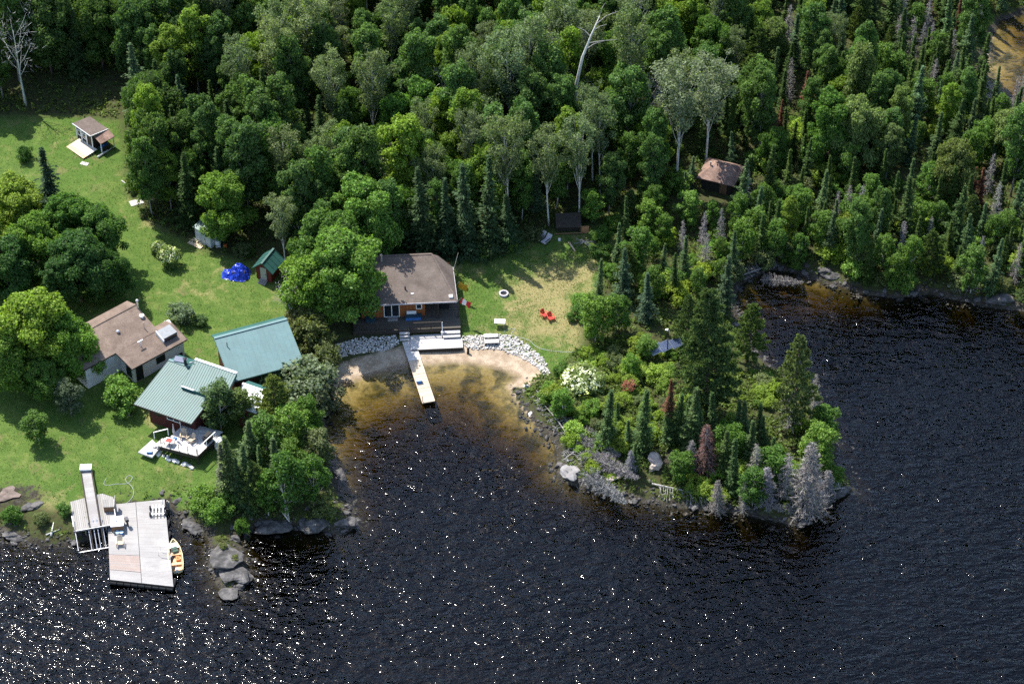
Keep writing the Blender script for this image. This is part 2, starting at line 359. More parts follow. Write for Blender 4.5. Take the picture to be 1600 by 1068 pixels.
def build_lake():
    xs = np.concatenate([np.linspace(-590, -82, 12)[:-1], np.arange(-82, 82, 2.), np.linspace(82, 590, 12)])
    ys = np.concatenate([np.linspace(-410, -60, 12)[:-1], np.arange(-60, 92, 2.), np.linspace(92, 400, 12)])
    nx, ny = len(xs), len(ys)
    X, Y = np.meshgrid(xs, ys); P = np.c_[X.ravel(), Y.ravel()]; d = -sdist(P)
    ch = np.clip(.55+d/9, .5, 1)
    bay = np.exp(-(seg_dist(P, BEACH[:-1], BEACH[1:])/13)**2); ch *= 1-.42*bay
    N = nx*ny; i = (np.arange(ny-1)[:, None]*nx+np.arange(nx-1)).ravel(); top = np.c_[i, i+1, i+1+nx, i+nx]
    ring = np.concatenate([np.arange(nx), nx*np.arange(1, ny)+nx-1, (ny-1)*nx+np.arange(nx-2, -1, -1), nx*np.arange(ny-2, 0, -1)])
    V = np.vstack([np.c_[P, np.zeros(N)], np.c_[P[ring], np.full(len(ring), -9.)], [[0, 0, -9]]])
    k = len(ring); a = np.arange(k); b = (a+1) % k
    side = np.c_[ring[a], N+a, N+b, ring[b]]
    me = bpy.data.meshes.new('lake'); me.from_pydata(V.tolist(), [], top.tolist()+side.tolist()+[(N+int(j)+0, N+k, N+int((j+1) % k)) for j in a]); me.materials.append(MATS['lake_water'])
    at_ = me.attributes.new('chop', 'FLOAT', 'POINT'); at_.data.foreach_set('value', np.concatenate([ch, np.ones(k+1)]).astype(np.float32))
    tag(part('lake', me, None), kind='structure')
build_lake()

# ---------------------------------------------------------------- trees: prototypes
def unit(v): return v/np.maximum(np.linalg.norm(v, axis=1, keepdims=True), 1e-6)
def rdir(n): return unit(rng.normal(size=(n, 3)))
def cards(C, N, S, asp=.62, fold=.0):
    """rhombic leaf sprays at C facing N with half-length S"""
    n = len(C); T = unit(np.cross(N, rdir(n))); B = np.cross(N, T); S = np.asarray(S)[:, None]
    V = np.stack([C-T*S, C+B*S*asp+N*S*fold, C+T*S, C-B*S*asp+N*S*fold], 1).reshape(-1, 3)
    return V, np.arange(4*n).reshape(-1, 4)
def leaf_crown(name, lobes, per_m2, size, mat='leaf', upb=.55, inner=.55, asp=.62, flower=None):
    Cs, Ns = [], []
    for c, r in lobes:
        r = np.asarray(r, float)*np.ones(3); n = max(12, int(per_m2*4*math.pi*(r.mean()**2)))
        d = rdir(n); d[:, 2] = np.abs(d[:, 2])*np.where(rng.random(n) < .72, 1, -1)
        rr = inner+(1-inner)*np.sqrt(rng.random(n)); lump = 1+.16*np.sin(d[:, 0]*7+c[0]*3)*np.sin(d[:, 1]*6+c[1]*2)+.12*np.sin(d[:, 2]*9+c[2])
        Cs.append(np.asarray(c)+d*r*(rr*lump)[:, None]+rng.normal(size=(n, 3))*.07); Ns.append(unit(d*.8+np.array([0, 0, upb])+rng.normal(size=(n, 3))*.65))
    C = np.vstack(Cs); N = np.vstack(Ns); S = size*(.6+.8*rng.random(len(C)))
    V, Fq = cards(C, N, S, asp, .12)
    return np_mesh(name, V, Fq, mat, rng.random(len(C)))
def limb_mesh(name, H, r0, tips, mat, lean=(0, 0), top=.85, n=7, start=.25):
    mb = MB(); k = 7; pts = []; sw = rng.normal(size=2)*.12
    for i in range(k+1):
        t = i/k; pts.append((lean[0]*t*t*H+sw[0]*math.sin(t*5), lean[1]*t*t*H+sw[1]*math.sin(t*4), t*H*top-(.35 if i == 0 else 0)))
    mb.tube(pts, [r0*(1.25 if i == 0 else 1-.85*i/k) for i in range(k+1)], n)
    for tip in tips:
        tip = np.asarray(tip); t = min(.9, max(start, (tip[2]/H-.22)/top)); j = t*k; i = int(j); f = j-i
        b = np.array(pts[i])*(1-f)+np.array(pts[min(i+1, k)])*f; mid = b*.5+tip*.5+np.array([0, 0, -.06*np.linalg.norm(tip-b)])
        r = r0*(1-.85*t)*.55; mb.tube([b, mid, tip], [r, r*.65, r*.2], 5)
    return mb.mesh(name, mat, True)
def broadleaf(tag_, H, R_, z0, nl, dens, size, bark='bark_brown', r0=.16, shape='round', lobe=1.0):
    lobes = []
    for k in range(nl):
        t = (k+.5)/nl; z = z0+(H-z0)*(t**.85)
        if shape == 'round': e = math.sqrt(max(.05, 1-((z-(z0+(H-z0)*.42))/((H-z0)*.60))**2))
        elif shape == 'oval': e = math.sqrt(max(.05, 1-((z-(z0+(H-z0)*.45))/((H-z0)*.58))**2))*.9
        elif shape == 'flat': e = .35+.65*min(1, t*1.6) if t < .8 else .65
        else: e = 1-.75*t
        a = k*2.39996+rng.random()*1.6; q = R_*e*(rng.random()*.95+.05)**.5*(.78+.42*rng.random())
        lr = lobe*R_*(.15+.20*rng.random()**1.5)*(1.0 if t < .85 else .8)
        lobes.append((np.array([q*math.cos(a), q*math.sin(a), min(z, H-lr*.7)]), (lr*1.1, lr*1.1, lr*(.75+.5*rng.random()))))
    crown = leaf_crown('crown_'+tag_, lobes, dens, size)
    tips = [c for c, r in lobes[::2]]
    return crown, limb_mesh('trunk_'+tag_, H, r0, tips, bark), H, R_
def spruce(tag_, H, R_, levels=34, nb=7, dens=1.0, mat='needle', z0=.05, droop=.22, size=.30, bark='bark_brown'):
    C, N, S, T = [], [], [], []
    for k in range(levels):
        t = z0+(1-z0)*(k+rng.random()*.6)/levels; L0 = R_*((1-t)**.85)*(.66+.5*rng.random())+.10; gap = rng.random()*6.28
        for j in range(nb):
            a = 2*math.pi*(j+rng.random()*.7)/nb+k*.9; L = L0*(.5+.6*rng.random())*(.75+.3*math.cos(a-gap))
            ca, sa = math.cos(a), math.sin(a); m = max(2, int(L/.17*dens))
            s = (np.arange(m)+rng.random(m)*.8)/m; zz = t*H-droop*L*s*(1.1-.55*s)*1.6
            for side in (-1, 0, 1):
                wdt = (.10+.30*L*(1-s)*s)*side*(.6+.8*rng.random(m))
                C.append(np.c_[ca*L*s-sa*wdt, sa*L*s+ca*wdt, zz+rng.normal(size=m)*.05-.05*abs(side)])
                N.append(np.c_[ca*.35+rng.normal(size=m)*.35, sa*.35+rng.normal(size=m)*.35, np.ones(m)])
                T.append(np.c_[np.full(m, ca)-sa*side*.7, np.full(m, sa)+ca*side*.7, np.full(m, -.25)]); S.append(size*(.55+.6*rng.random(m))*(.75+.25*L/R_))
    C = np.vstack(C); N = unit(np.vstack(N)); T = unit(np.vstack(T)); S = np.concatenate(S)[:, None]; B = unit(np.cross(N, T))
    V = np.stack([C-T*S*.5, C+B*S*.34, C+T*S*.8, C-B*S*.34], 1).reshape(-1, 3)
    me = np_mesh('crown_'+tag_, V, np.arange(len(V)).reshape(-1, 4), mat, rng.random(len(C)))
    mb = MB(); mb.tube([(0, 0, -.3), (0, 0, H*.5), (0, 0, H*.99)], [.012*H+.02, .008*H, .006], 7)
    return me, mb.mesh('trunk_'+tag_, bark, True), H, R_
def pine(tag_, H, R_, nb=58, z0=.18, tuft=1.0, nq=9):
    C, N, S = [], [], []; mb = MB(); mb.tube([(0, 0, -.3), (.05, 0, H*.5), (0, .05, H*.98)], [.017*H, .011*H, .02], 7)
    for k in range(nb):
        t = z0+(1-z0)*((k+.5)/nb)**.9; prof = (min(1, (t-z0)/.22+.45))*(1-t)**.62
        L = R_*prof*(.72+.55*rng.random())*1.25+.25; a = k*2.39996+rng.random()*.7; z = t*H; ris = .10+.35*t
        d = np.array([math.cos(a), math.sin(a), 0]); b = np.array([0, 0, z]); e = b+d*L+np.array([0, 0, ris*L*.55])
        mb.tube([b, b+d*L*.5+np.array([0, 0, ris*L*.12]), e], [.05+.006*L, .04, .012], 4)
        m = int((6+5*L)*tuft); s = .22+.72*rng.random(m)**.7; side = rng.normal(size=m)*.17*L*(1.15-s)
        cen = b+d*(L*s)[:, None]+np.c_[-d[1]*side, d[0]*side, ris*L*.55*s**1.6+rng.normal(size=m)*.07]
        for c in cen:
            q = nq; dd = unit(rdir(q)+d*.5+np.array([0, 0, .75])); C.append(c+dd*.16); N.append(dd); S.append(.19+.13*rng.random(q))
    C = np.vstack(C); D = np.vstack(N); S = np.concatenate(S)[:, None]
    B = unit(np.cross(D, rdir(len(D))))
    V = np.stack([C-D*S*.6, C+B*S*.34, C+D*S, C-B*S*.34], 1).reshape(-1, 3)
    return np_mesh('crown_'+tag_, V, np.arange(len(V)).reshape(-1, 4), 'needle', rng.random(len(C))), mb.mesh('trunk_'+tag_, 'bark_brown', True), H, R_
def dead_spruce(tag_, H, R_, levels=34, nb=5, twig=1.0, z0=.06):
    mb = MB(); mb.tube([(0, 0, -.3), (.05, .03, H*.55), (0, 0, H)], [.014*H+.02, .009*H, .012], 6)
    Vt, k4 = [], 0
    C, T, S = [], [], []
    for k in range(levels):
        t = z0+(1-z0)*(k+rng.random())/levels; L0 = R_*((1-t)**.7)+.12
        for j in range(nb):
            a = rng.random()*6.283; L = L0*(.45+.7*rng.random()); d = np.array([math.cos(a), math.sin(a), 0]); b = np.array([0, 0, t*H])
            p1 = b+d*L*.55+np.array([0, 0, -.10*L]); p2 = b+d*L+np.array([0, 0, -.22*L+.1*rng.normal()])
            mb.tube([b, p1, p2], [.022+.004*L, .016, .005], 3)
            m = int(9*L*twig)+2; s = .25+.75*rng.random(m); pos = b+d*(L*s)[:, None]+np.c_[np.zeros(m), np.zeros(m), -.2*L*s]
            tt = unit(d*.7+rng.normal(size=(m, 3))*.65+np.array([0, 0, -.2])); C.append(pos); T.append(tt); S.append(.16+.26*rng.random(m))
    C = np.vstack(C); T = np.vstack(T); S = np.concatenate(S)[:, None]; B = unit(np.cross(T, rdir(len(T))))*.022
    V = np.stack([C-B, C+B, C+T*S+B*.4, C+T*S-B*.4], 1).reshape(-1, 3)
    return np_mesh('twigs_'+tag_, V, np.arange(len(V)).reshape(-1, 4), 'twig_dry', rng.random(len(C))), mb.mesh('trunk_'+tag_, 'bark_grey'), H, R_
PRO = {
 'maple': [broadleaf('maple%d' % i, 11, 4.1, 2.0, 78, 40, .152, r0=.2, lobe=.98) for i in range(5)],
 'poplar': [broadleaf('poplar%d' % i, 14, 2.5+.18*(i % 3), 3.2, 64, 42, .142, 'bark_grey', .15, 'oval', 1.02) for i in range(7)],
 'aspen': [broadleaf('aspen%d' % i, 16, 2.6, 7.6, 46, 27, .112, 'bark_white', .15, 'flat', .95) for i in range(4)],
 'birch': [broadleaf('birch%d' % i, 8, 2.1, 1.4, 52, 38, .122, 'bark_white', .09, 'oval', 1.0) for i in range(4)],
 'shrub': [broadleaf('shrub%d' % i, 2.4, 1.35, .2, 26, 86, .09, 'bark_brown', .05, 'round', 1.1) for i in range(5)],
 'spruce': [spruce('spruce%d' % i, 10, 2.0+.3*(i % 3), 36, 8, size=.29) for i in range(5)],
 'fir': [spruce('fir%d' % i, 8, 1.2+.16*(i % 4), 38, 7, 1.0, droop=.12, size=.25) for i in range(5)],
 'pine': [pine('pine%d' % i, 14, 3.3, 70, .14, 1.25, 10) for i in range(3)],
 'big_pine': [pine('bigpine', 19, 3.5, 120, .10, 1.7, 11)],
 'dead': [dead_spruce('dead%d' % i, 9, 1.6) for i in range(3)],
 'dense_dead': [dead_spruce('deaddense%d' % i, 8, 1.75, 40, 7, 2.2) for i in range(2)],
}
def snag_tree(tag_, H, R_):
    tips = [np.array([R_*math.cos(k*2.4)*(.5+.5*rng.random()), R_*math.sin(k*2.4)*(.5+.5*rng.random()), H*(.5+.5*(k+1)/12)]) for k in range(12)]
    tr = limb_mesh('trunk_'+tag_, H, .15, tips, 'bark_white', start=.4)
    C = np.vstack([t+rng.normal(size=(26, 3))*.45 for t in tips]); T = unit(rng.normal(size=C.shape)+np.array([0, 0, .6])); S = (.25+.5*rng.random(len(C)))[:, None]
    B = unit(np.cross(T, rdir(len(T))))*.02; V = np.stack([C-B, C+B, C+T*S+B*.4, C+T*S-B*.4], 1).reshape(-1, 3)
    return np_mesh('twigs_'+tag_, V, np.arange(len(V)).reshape(-1, 4), 'twig_dry', rng.random(len(C))), tr, H, R_
PRO['snag'] = [snag_tree('snag%d' % i, 12, 2.2) for i in range(2)]
NAME = {'maple': 'maple_tree', 'poplar': 'poplar_tree', 'aspen': 'aspen_tree', 'birch': 'birch_tree', 'shrub': 'shrub', 'spruce': 'spruce_tree', 'fir': 'fir_tree', 'pine': 'pine_tree', 'big_pine': 'pine_tree', 'dead': 'dead_spruce', 'dense_dead': 'dead_spruce', 'snag': 'dead_tree'}
CATG = {'shrub': 'shrub', 'dead': 'dead tree', 'dense_dead': 'dead tree', 'snag': 'dead tree'}
COLS = {'maple': (.084, .162, .030), 'poplar': (.082, .150, .038), 'aspen': (.135, .180, .082), 'birch': (.092, .168, .032), 'shrub': (.100, .180, .028), 'spruce': (.040, .070, .020), 'fir': (.050, .084, .022), 'pine': (.080, .125, .036), 'big_pine': (.060, .100, .030), 'dead': (.22, .205, .195), 'dense_dead': (.215, .20, .19), 'snag': (.30, .285, .27)}
RUST = (.125, .058, .036)
GAIN = 1.5
def plant(kind, p, H, label, color=None, group=None, wide=1.0, var=None, sub=None, vary=.16):
    v = PRO[kind][(var if var is not None else rnd.randrange(99)) % len(PRO[kind])]; cr, tr, h0, r0 = v
    s = H/h0
    t = thing(NAME[kind], label, CATG.get(kind, 'tree'), (p[0], p[1], p[2]-.05), rnd.random()*6.28, group, (s*wide*rnd.uniform(.9, 1.1), s*wide*rnd.uniform(.9, 1.1), s))
    t.rotation_euler.x = rnd.uniform(-.05, .05); t.rotation_euler.y = rnd.uniform(-.05, .05)
    c = np.array(color or COLS[kind])*(1+vary*(rnd.random()*2-1))*np.array([1+.12*(rnd.random()-.5), 1, 1+.3*(rnd.random()-.5)])
    part('trunk' if kind != 'shrub' else 'stem', tr, t)
    if color is not None and kind not in ('dead', 'dense_dead', 'snag') and tuple(color) != tuple(RUST) and color != COLS[kind]: c = c*GAIN
    dry = kind in ('dead', 'dense_dead', 'snag'); q = part('twigs' if dry else 'crown', cr, t, tuple(c))
    if dry: q['kind'] = 'stuff'
    return t

def flower_mesh():
    d = rdir(420); d[:, 2] = np.abs(d[:, 2])*.9+.1; d = unit(d); C = d*np.array([1.42, 1.42, 1.12])*(.86+.2*rng.random((420, 1)))+np.array([0, 0, 1.25])
    V, Fq = cards(C, unit(d+rng.normal(size=d.shape)*.3), .07+.05*rng.random(420), .9, .1); return np_mesh('blossom', V, Fq, 'leaf', .6+.4*rng.random(420))
BLOSSOM = flower_mesh()
def bloom(t): q = part('blossom', BLOSSOM, t, (.62, .62, .50)); q['kind'] = 'stuff'; return t
def lay(t, rz, tilt=82):
    """a dead tree toppled over, still with all its twigs"""
    t.rotation_euler = (R(tilt), 0, R(rz)); return t

# ---------------------------------------------------------------- the forest
MANUAL = wpoly([(-400,180),(100,178),(186,186),(194,235),(196,300),(240,348),(310,386),(345,396),(400,402),(452,428),(560,414),(640,406),(700,402),(770,396),(830,362),(930,350),(1003,296),(1014,310),(970,345),(954,400),(938,455),(920,500),(905,545),(872,580),(826,592),(600,650),(600,900),(-400,900)])
POINT = wpoly([(905,520),(960,530),(1040,525),(1080,470),(1125,455),(1150,480),(1400,560),(1400,860),(780,860),(780,590),(872,580)])
HUT = at(1118, 300)
TREES = []          # (x, y, radius) of everything planted, to keep spacing
def free(x, y, r):
    for a, b, q in TREES:
        if (a-x)**2+(b-y)**2 < (r+q)**2: return False
    return True
def region(px, py, d):
    if d < 13 and px > 1130:
        return ('above the cove near the point' if px < 1270 else 'above the middle of the cove' if px < 1430 else 'above the right end of the cove'), 'cove'
    marks = [(120, 'behind the far lawn', 'left'), (250, 'behind the far grey shed', 'left'), (345, 'behind the pale shed', 'left'), (470, 'behind the red shed', 'cottage'), (640, 'behind the brown cottage', 'cottage'), (790, 'behind the four dark spruces', 'lawn'),
             (900, 'behind the lean-to', 'lawn'), (1040, 'above the lawn track', 'lawn'), (1190, 'around the old hut', 'slope'), (1340, 'on the slope right of the hut', 'slope'), (1480, 'on the slope above the cove', 'slope'), (9999, 'on the slope below the amber pond', 'slope')]
    for x, s, k in marks:
        if px < x: break
    return ('at the top edge ' if py < 90 else 'deep in the forest ' if py < 205 else 'at the forest front ' if k != 'slope' else '')+s, k
KLAB = {'maple': 'rounded dark green tree', 'poplar': 'upright mid-green tree', 'aspen': 'pale-leaved aspen', 'birch': 'bright green birch', 'spruce': 'dark pointed spruce', 'fir': 'slender dark green fir', 'dead': 'bare grey dead spruce', 'rust': 'rust-brown dying fir', 'pine': 'soft-needled green pine', 'snag': 'leafless pale dead tree'}
def forest():
    pts = []
    lo = pz(-60, -60); hi = pz(1660, 500)
    tries = 0; placed = 0
    cand = np.c_[rng.uniform(-80, 80, 9000), rng.uniform(4, 82, 9000)]
    h = height(cand); P3 = np.c_[cand, h]; X, Y = proj(P3); d = sdist(cand)
    ok = (d > 1.2) & (~inside(cand, MANUAL)) & (~inside(cand, POINT)) & (X > -70) & (X < 1690) & (Y > -75)
    for (x, y), z, px, py, dd in zip(cand[ok], h[ok], X[ok], Y[ok], d[ok]):
        rg, rk = region(px, py, dd)
        thick = 900 < px < 1135 and py > 335
        u = rnd.random()
        if rk == 'cove': mix = [('fir', .38), ('spruce', .12), ('birch', .20), ('poplar', .09), ('rust', .035), ('dead', .10), ('pine', .06)]
        elif thick: mix = [('fir', .24), ('spruce', .22), ('birch', .38), ('dead', .06), ('pine', .10)]
        elif rk == 'slope': mix = [('spruce', .15), ('fir', .23), ('poplar', .27), ('birch', .14), ('maple', .08), ('aspen', .06), ('pine', .03), ('rust', .03), ('dead', .01)]
        elif rk == 'lawn': mix = [('aspen', .20), ('poplar', .38), ('maple', .14), ('spruce', .14), ('birch', .10), ('snag', .04)]
        elif rk == 'cottage': mix = [('maple', .16), ('poplar', .46), ('aspen', .16), ('spruce', .14), ('birch', .06), ('snag', .02)]
        else: mix = [('maple', .22), ('poplar', .46), ('spruce', .19), ('aspen', .09), ('snag', .04)]
        for k, pr in mix:
            if u < pr: break
            u -= pr
        hh, rr, wd = {'maple': (10.5, 1.5, .72), 'poplar': (12.5, 1.22, .88), 'aspen': (15.5, 1.22, .92), 'birch': (7, 1.15, 1.0), 'spruce': (10.5, 1.3, 1.0), 'fir': (8, .95, 1.0), 'rust': (7, .9, 1.05), 'dead': (7.5, 1.0, .9), 'pine': (9, 1.5, 1.0), 'snag': (11.5, 1.2, 1.0)}[k]
        hh *= .70+.55*rnd.random()
        if thick: hh *= .70
        elif rk == 'cove': hh *= .84
        elif rk == 'slope': hh *= .88
        if rk == 'cove': rr *= .78
        if not free(x, y, rr): continue
        if (50 < px < 215 and py > 128) or (abs(px-318) < 42 and py > 352) or (px < 345 and k == 'aspen') or (350 < px < 445 and py > 352): continue
        sz = hh/{'maple': 10.5, 'poplar': 12.5, 'aspen': 15.5, 'birch': 7, 'spruce': 10.5, 'fir': 8, 'rust': 7, 'dead': 7.5, 'pine': 9, 'snag': 11.5}[k]/(.7 if thick else .84 if rk == 'cove' else .88 if rk == 'slope' else 1); size = 'short ' if sz < .88 else 'tall ' if sz > 1.06 else ''
        if (x-HUT.x)**2+(y-HUT.y-.5)**2 < 16 or (abs(x-HUT.x+1) < 3.4 and HUT.y-7 < y < HUT.y and hh > 3.2): continue
        TREES.append((x, y, rr)); kind = 'fir' if k == 'rust' else k
        c = RUST if k == 'rust' else COLS[kind]; lab = KLAB[k]
        if k in ('maple', 'poplar') and rnd.random() < .2: c = (.100, .155, .022); lab = lab.replace('dark green', 'yellow-green').replace('mid-green', 'yellow-green')
        if k in ('maple', 'poplar') and rk == 'left' and 'yellow' not in lab: c = (.048, .086, .021)
        if k in ('maple', 'poplar') and rk == 'slope' and rnd.random() < .3: c = (.088, .118, .036)
        if k in ('fir', 'spruce') and rnd.random() < .25: c = (.045, .075, .032); lab = lab.replace('dark', 'lighter')
        plant(kind, (x, y, z), hh, f'{size}{lab} {rg}', c, f'{size}{lab}, {rg}', wd)

# ---------------------------------------------------------------- trees one can single out
def tree(kind, bx, by, H, label, color=None, wide=1.0, group=None, r=1.2, var=None, vary=.08):
    p = at(bx, by); TREES.append((p.x, p.y, r)); return plant(kind, p, H, label, color, group, wide, var, vary=vary)
YG = (.125, .175, .024); LG = (.080, .142, .024); MG = (.055, .106, .020); DG = (.033, .072, .018); OL = (.085, .105, .040); GW = (.115, .135, .085)
# left group round the white cottage
tree('maple', 70, 585, 11.5, 'broad light green maple overhanging the left end of the white cottage', YG, 1.0, var=0)
tree('maple', 118, 592, 8.5, 'leafy maple whose branches lie over the brown shingle roof', LG, .95, var=1)
tree('maple', 22, 600, 9.5, 'leafy tree at the photo edge left of the white cottage', LG, 1.0, var=2)
tree('maple', 75, 625, 6.0, 'small leafy tree in front of the big light maple', MG, 1.0, var=3)
tree('birch', 112, 650, 5.0, 'dusky greyish birch before the white gable wall', (.055, .075, .04), 1.15)
tree('birch', 62, 690, 4.2, 'small round tree alone on the lower left lawn', MG, 1.35)
tree('shrub', 193, 634, 3.4, 'big round bright green bush beside the teal roof', LG, 1.15)
tree('maple', 35, 370, 8.5, 'yellow-green tree at the left edge below the far lawn', YG, 1.0, var=1)
tree('maple', -12, 420, 8.5, 'yellowish leafy tree cut off by the left photo edge', YG, 1.0, var=3)
tree('spruce', 92, 372, 13.5, 'lone dark spruce among the yellow-green trees', (.022, .036, .022), 1.15)
tree('maple', 118, 402, 8.8, 'leafy tree just right of the lone dark spruce', MG, .9, var=2)
tree('maple', 160, 420, 8.6, 'leafy tree on the right rim of the lawn clump', MG, .85, var=0)
tree('maple', 62, 440, 9.0, 'leafy tree in the middle of the lawn clump', LG, .95, var=1)
tree('maple', 128, 470, 9.4, 'dark leafy tree right behind the white cottage', DG, 1.0, var=3)
tree('maple', 20, 468, 9.0, 'dark leafy tree at the left edge behind the light maple', DG, 1.0, var=2)
tree('maple', 176, 470, 7.2, 'dark rounded tree shading the brown shingle roof', DG, .9, var=1)
tree('poplar', 92, 500, 8.5, 'dark tree between the cottage roof and the light maple', DG, 1.1)
tree('shrub', 40, 250, 1.8, 'dark bush on the far lawn by the plank ramp', DG)
bloom(tree('shrub', 266, 413, 2.6, 'larger white-flowering bush on the left lawn', (.10, .14, .045), .8))
bloom(tree('shrub', 250, 396, 1.7, 'smaller white-flowering bush on the left lawn', (.10, .14, .045), .9))
tree('shrub', 284, 502, 2.3, 'grey-green rounded bush behind the white cottage', (.10, .14, .075), 1.05)
tree('shrub', 314, 508, 1.4, 'small bush beside the grey-green one', (.08, .12, .05))
tree('maple', 352, 374, 9.2, 'light green tree overhanging the pale shed', LG, .8, var=4)
# around the teal roofs
tree('birch', 346, 672, 6.8, 'thin birch growing against the teal roof eave', (.06, .09, .03), 1.25)
tree('birch', 385, 668, 5.6, 'leafy birch in front of the pale porch roof', (.07, .10, .03), 1.2)
tree('pine', 434, 682, 9.2, 'feathery green pine beside the teal-roofed house', (.095, .125, .036), .95)
tree('shrub', 478, 622, 4.8, 'grey-green willow thicket on the bay bank', (.095, .12, .06), 1.2)
tree('shrub', 500, 650, 4.0, 'dusky willow leaning over the bay water', (.075, .09, .05), 1.1)
tree('shrub', 428, 608, 3.0, 'light green willow against the large teal roof', (.12, .15, .07), 1.1)
tree('snag', 452, 512, 7.0, 'bare silvery dead tree behind the large teal roof', None, 1.1)
tree('shrub', 488, 545, 4.6, 'olive thicket between the teal roof and the beach', OL, .9)
tree('shrub', 508, 580, 3.8, 'olive bush at the left end of the beach', OL, .9)
tree('shrub', 470, 530, 4.2, 'brownish-green bush by the corner of the teal roof', (.10, .105, .045), .8)
tree('maple', 540, 500, 12.2, 'large maple hanging over the brown cottage roof', LG, .96, var=0)
tree('maple', 492, 498, 9.0, 'leafy maple left of the brown cottage', LG, .95, var=3)
tree('maple', 520, 450, 11.0, 'leafy maple behind the left end of the brown cottage', MG, .9, var=2)
tree('maple', 575, 408, 11.5, 'light leafy tree rising behind the brown cottage roof', LG, .9, var=1)
tree('fir', 349, 778, 8.4, 'grey-green columnar cedar at the end of the white deck', (.085, .095, .060), 1.0)
tree('spruce', 375, 790, 7.4, 'dark spruce behind the small landing rock', (.042, .068, .026), 1.0)
tree('fir', 392, 800, 7.0, 'slim fir in the clump by the landing', (.042, .070, .026), 1.2)
tree('birch', 446, 806, 9.0, 'bright birch with a forked white trunk above the rocks', MG, .95)
tree('birch', 420, 806, 6.4, 'leafy birch beside the forked white trunk', MG, .9)
tree('birch', 490, 788, 7.2, 'leafy birch nearest the bay on the small headland', MG, .95)
tree('birch', 466, 765, 7.0, 'leafy tree in the middle of the small headland', (.07, .115, .02), .95)
tree('spruce', 410, 770, 7.6, 'spruce hidden among the headland birches', (.05, .08, .028), .9)
tree('shrub', 318, 790, 2.4, 'bright green bush by the big dock corner', LG, 1.1)
tree('shrub', 340, 812, 2.4, 'bright green bush above the landing rock', LG, 1.0)
tree('shrub', 355, 790, 2.2, 'low green bush under the headland spruces', MG, 1.0)
tree('shrub', 505, 800, 2.2, 'low bush on the tip of the small headland', OL, 1.1)
tree('shrub', 380, 830, 1.6, 'small bush at the root of the rock spit', MG, 1.0)
tree('shrub', 100, 800, 1.1, 'low bush left of the boat ramp platform', MG, 1.3)
tree('shrub', 20, 812, 1.6, 'low bush on the rocks at the left edge', MG, 1.2)
tree('shrub', 66, 815, 1.2, 'small bush on the rocks below the bare slab', OL, 1.2)
for x, y, k, H, c, lb in [(422,735,'birch',8.0,MG,'leafy tree behind the white trunk clump'),(462,715,'birch',7.5,LG,'light leafy tree above the headland slope'),(486,690,'birch',6.5,MG,'leafy tree leaning to the bay below the willows'),(396,748,'spruce',9.4,(.05,.075,.028),'taller spruce behind the headland clump'),(366,782,'spruce',9.6,(.055,.08,.03),'tall spruce right of the grey cedar'),(386,786,'spruce',9.0,(.048,.075,.028),'tall spruce left of the headland birches'),(402,796,'pine',7.0,(.07,.105,.03),'soft-needled young pine on the headland'),(500,735,'birch',6.0,OL,'dull green birch on the bay face of the headland'),(440,775,'spruce',8.8,(.04,.064,.026),'tall dark spruce amid the headland birches'),(405,715,'birch',5.0,MG,'small leafy tree between deck and pine')]:
    tree(k, x, y, H, lb, c, 1.15)
# forest edge by the lawn
for i, (x, y, H) in enumerate([(662,400,13.5),(700,398,12.0),(732,397,14.0),(764,396,14.5)]):
    tree('spruce', x, y, H, ['leftmost', 'second', 'third', 'rightmost'][i]+' of the four dark spruces behind the cottage', (.030, .050, .024), .95)
tree('poplar', 686, 385, 10, 'leafy tree between the dark spruces', MG, .8)
tree('fir', 795, 388, 8.5, 'low dark fir at the shady corner of the lawn', (.03, .05, .02), 1.2)
tree('birch', 926, 347, 4.8, 'bright green round tree beside the lean-to', LG, 1.3)
tree('aspen', 858, 352, 14.5, 'white-trunked aspen left of the lean-to', None, .9)
tree('aspen', 905, 345, 15.5, 'tall white-trunked aspen behind the lean-to', None, .95)
tree('aspen', 926, 285, 15.0, 'white-trunked aspen standing back in the trees', None, .95)
tree('aspen', 1056, 290, 18.5, 'very tall pale aspen near the hut', GW, 1.1)
tree('aspen', 1102, 262, 17.5, 'tall pale aspen just behind the hut', GW, 1.1)
tree('poplar', 870, 325, 10.5, 'dark leafy tree behind the lean-to', MG, .95)
tree('poplar', 815, 345, 10, 'leafy tree at the left of the white trunks', MG, .95)
tree('poplar', 975, 300, 9, 'leafy tree above the track into the woods', MG, .95)
# thicket right of the lawn
tree('birch', 930, 535, 6.6, 'bright leafy tree on the right rim of the lawn', LG, 1.25)
tree('birch', 962, 520, 5.4, 'leafy tree right behind the bright rim tree', MG, 1.2)
tree('spruce', 975, 470, 8.0, 'dark spruce on the right rim of the lawn', (.034, .056, .03), 1.05)
tree('spruce', 1010, 500, 7.6, 'bluish dark spruce in the thicket by the point', (.034, .058, .034), 1.1)
tree('birch', 998, 425, 6.5, 'leafy tree in the thicket by the lawn track', MG, 1.2)
tree('birch', 1010, 365, 5.0, 'rounded leafy tree left of the hut roof', LG, 1.3)
tree('birch', 1075, 352, 5.0, 'rounded leafy tree below the hut roof', LG, 1.35)
tree('fir', 1078, 290, 4.6, 'short bluish spruce left of the hut roof', (.055, .085, .05), 1.2)
tree('fir', 1068, 300, 3.4, 'very small spruce left of the hut roof', (.055, .085, .05), 1.2)
tree('dead', 1100, 425, 6.0, 'bare grey dead spruce at the neck of the point', None, 1.1)
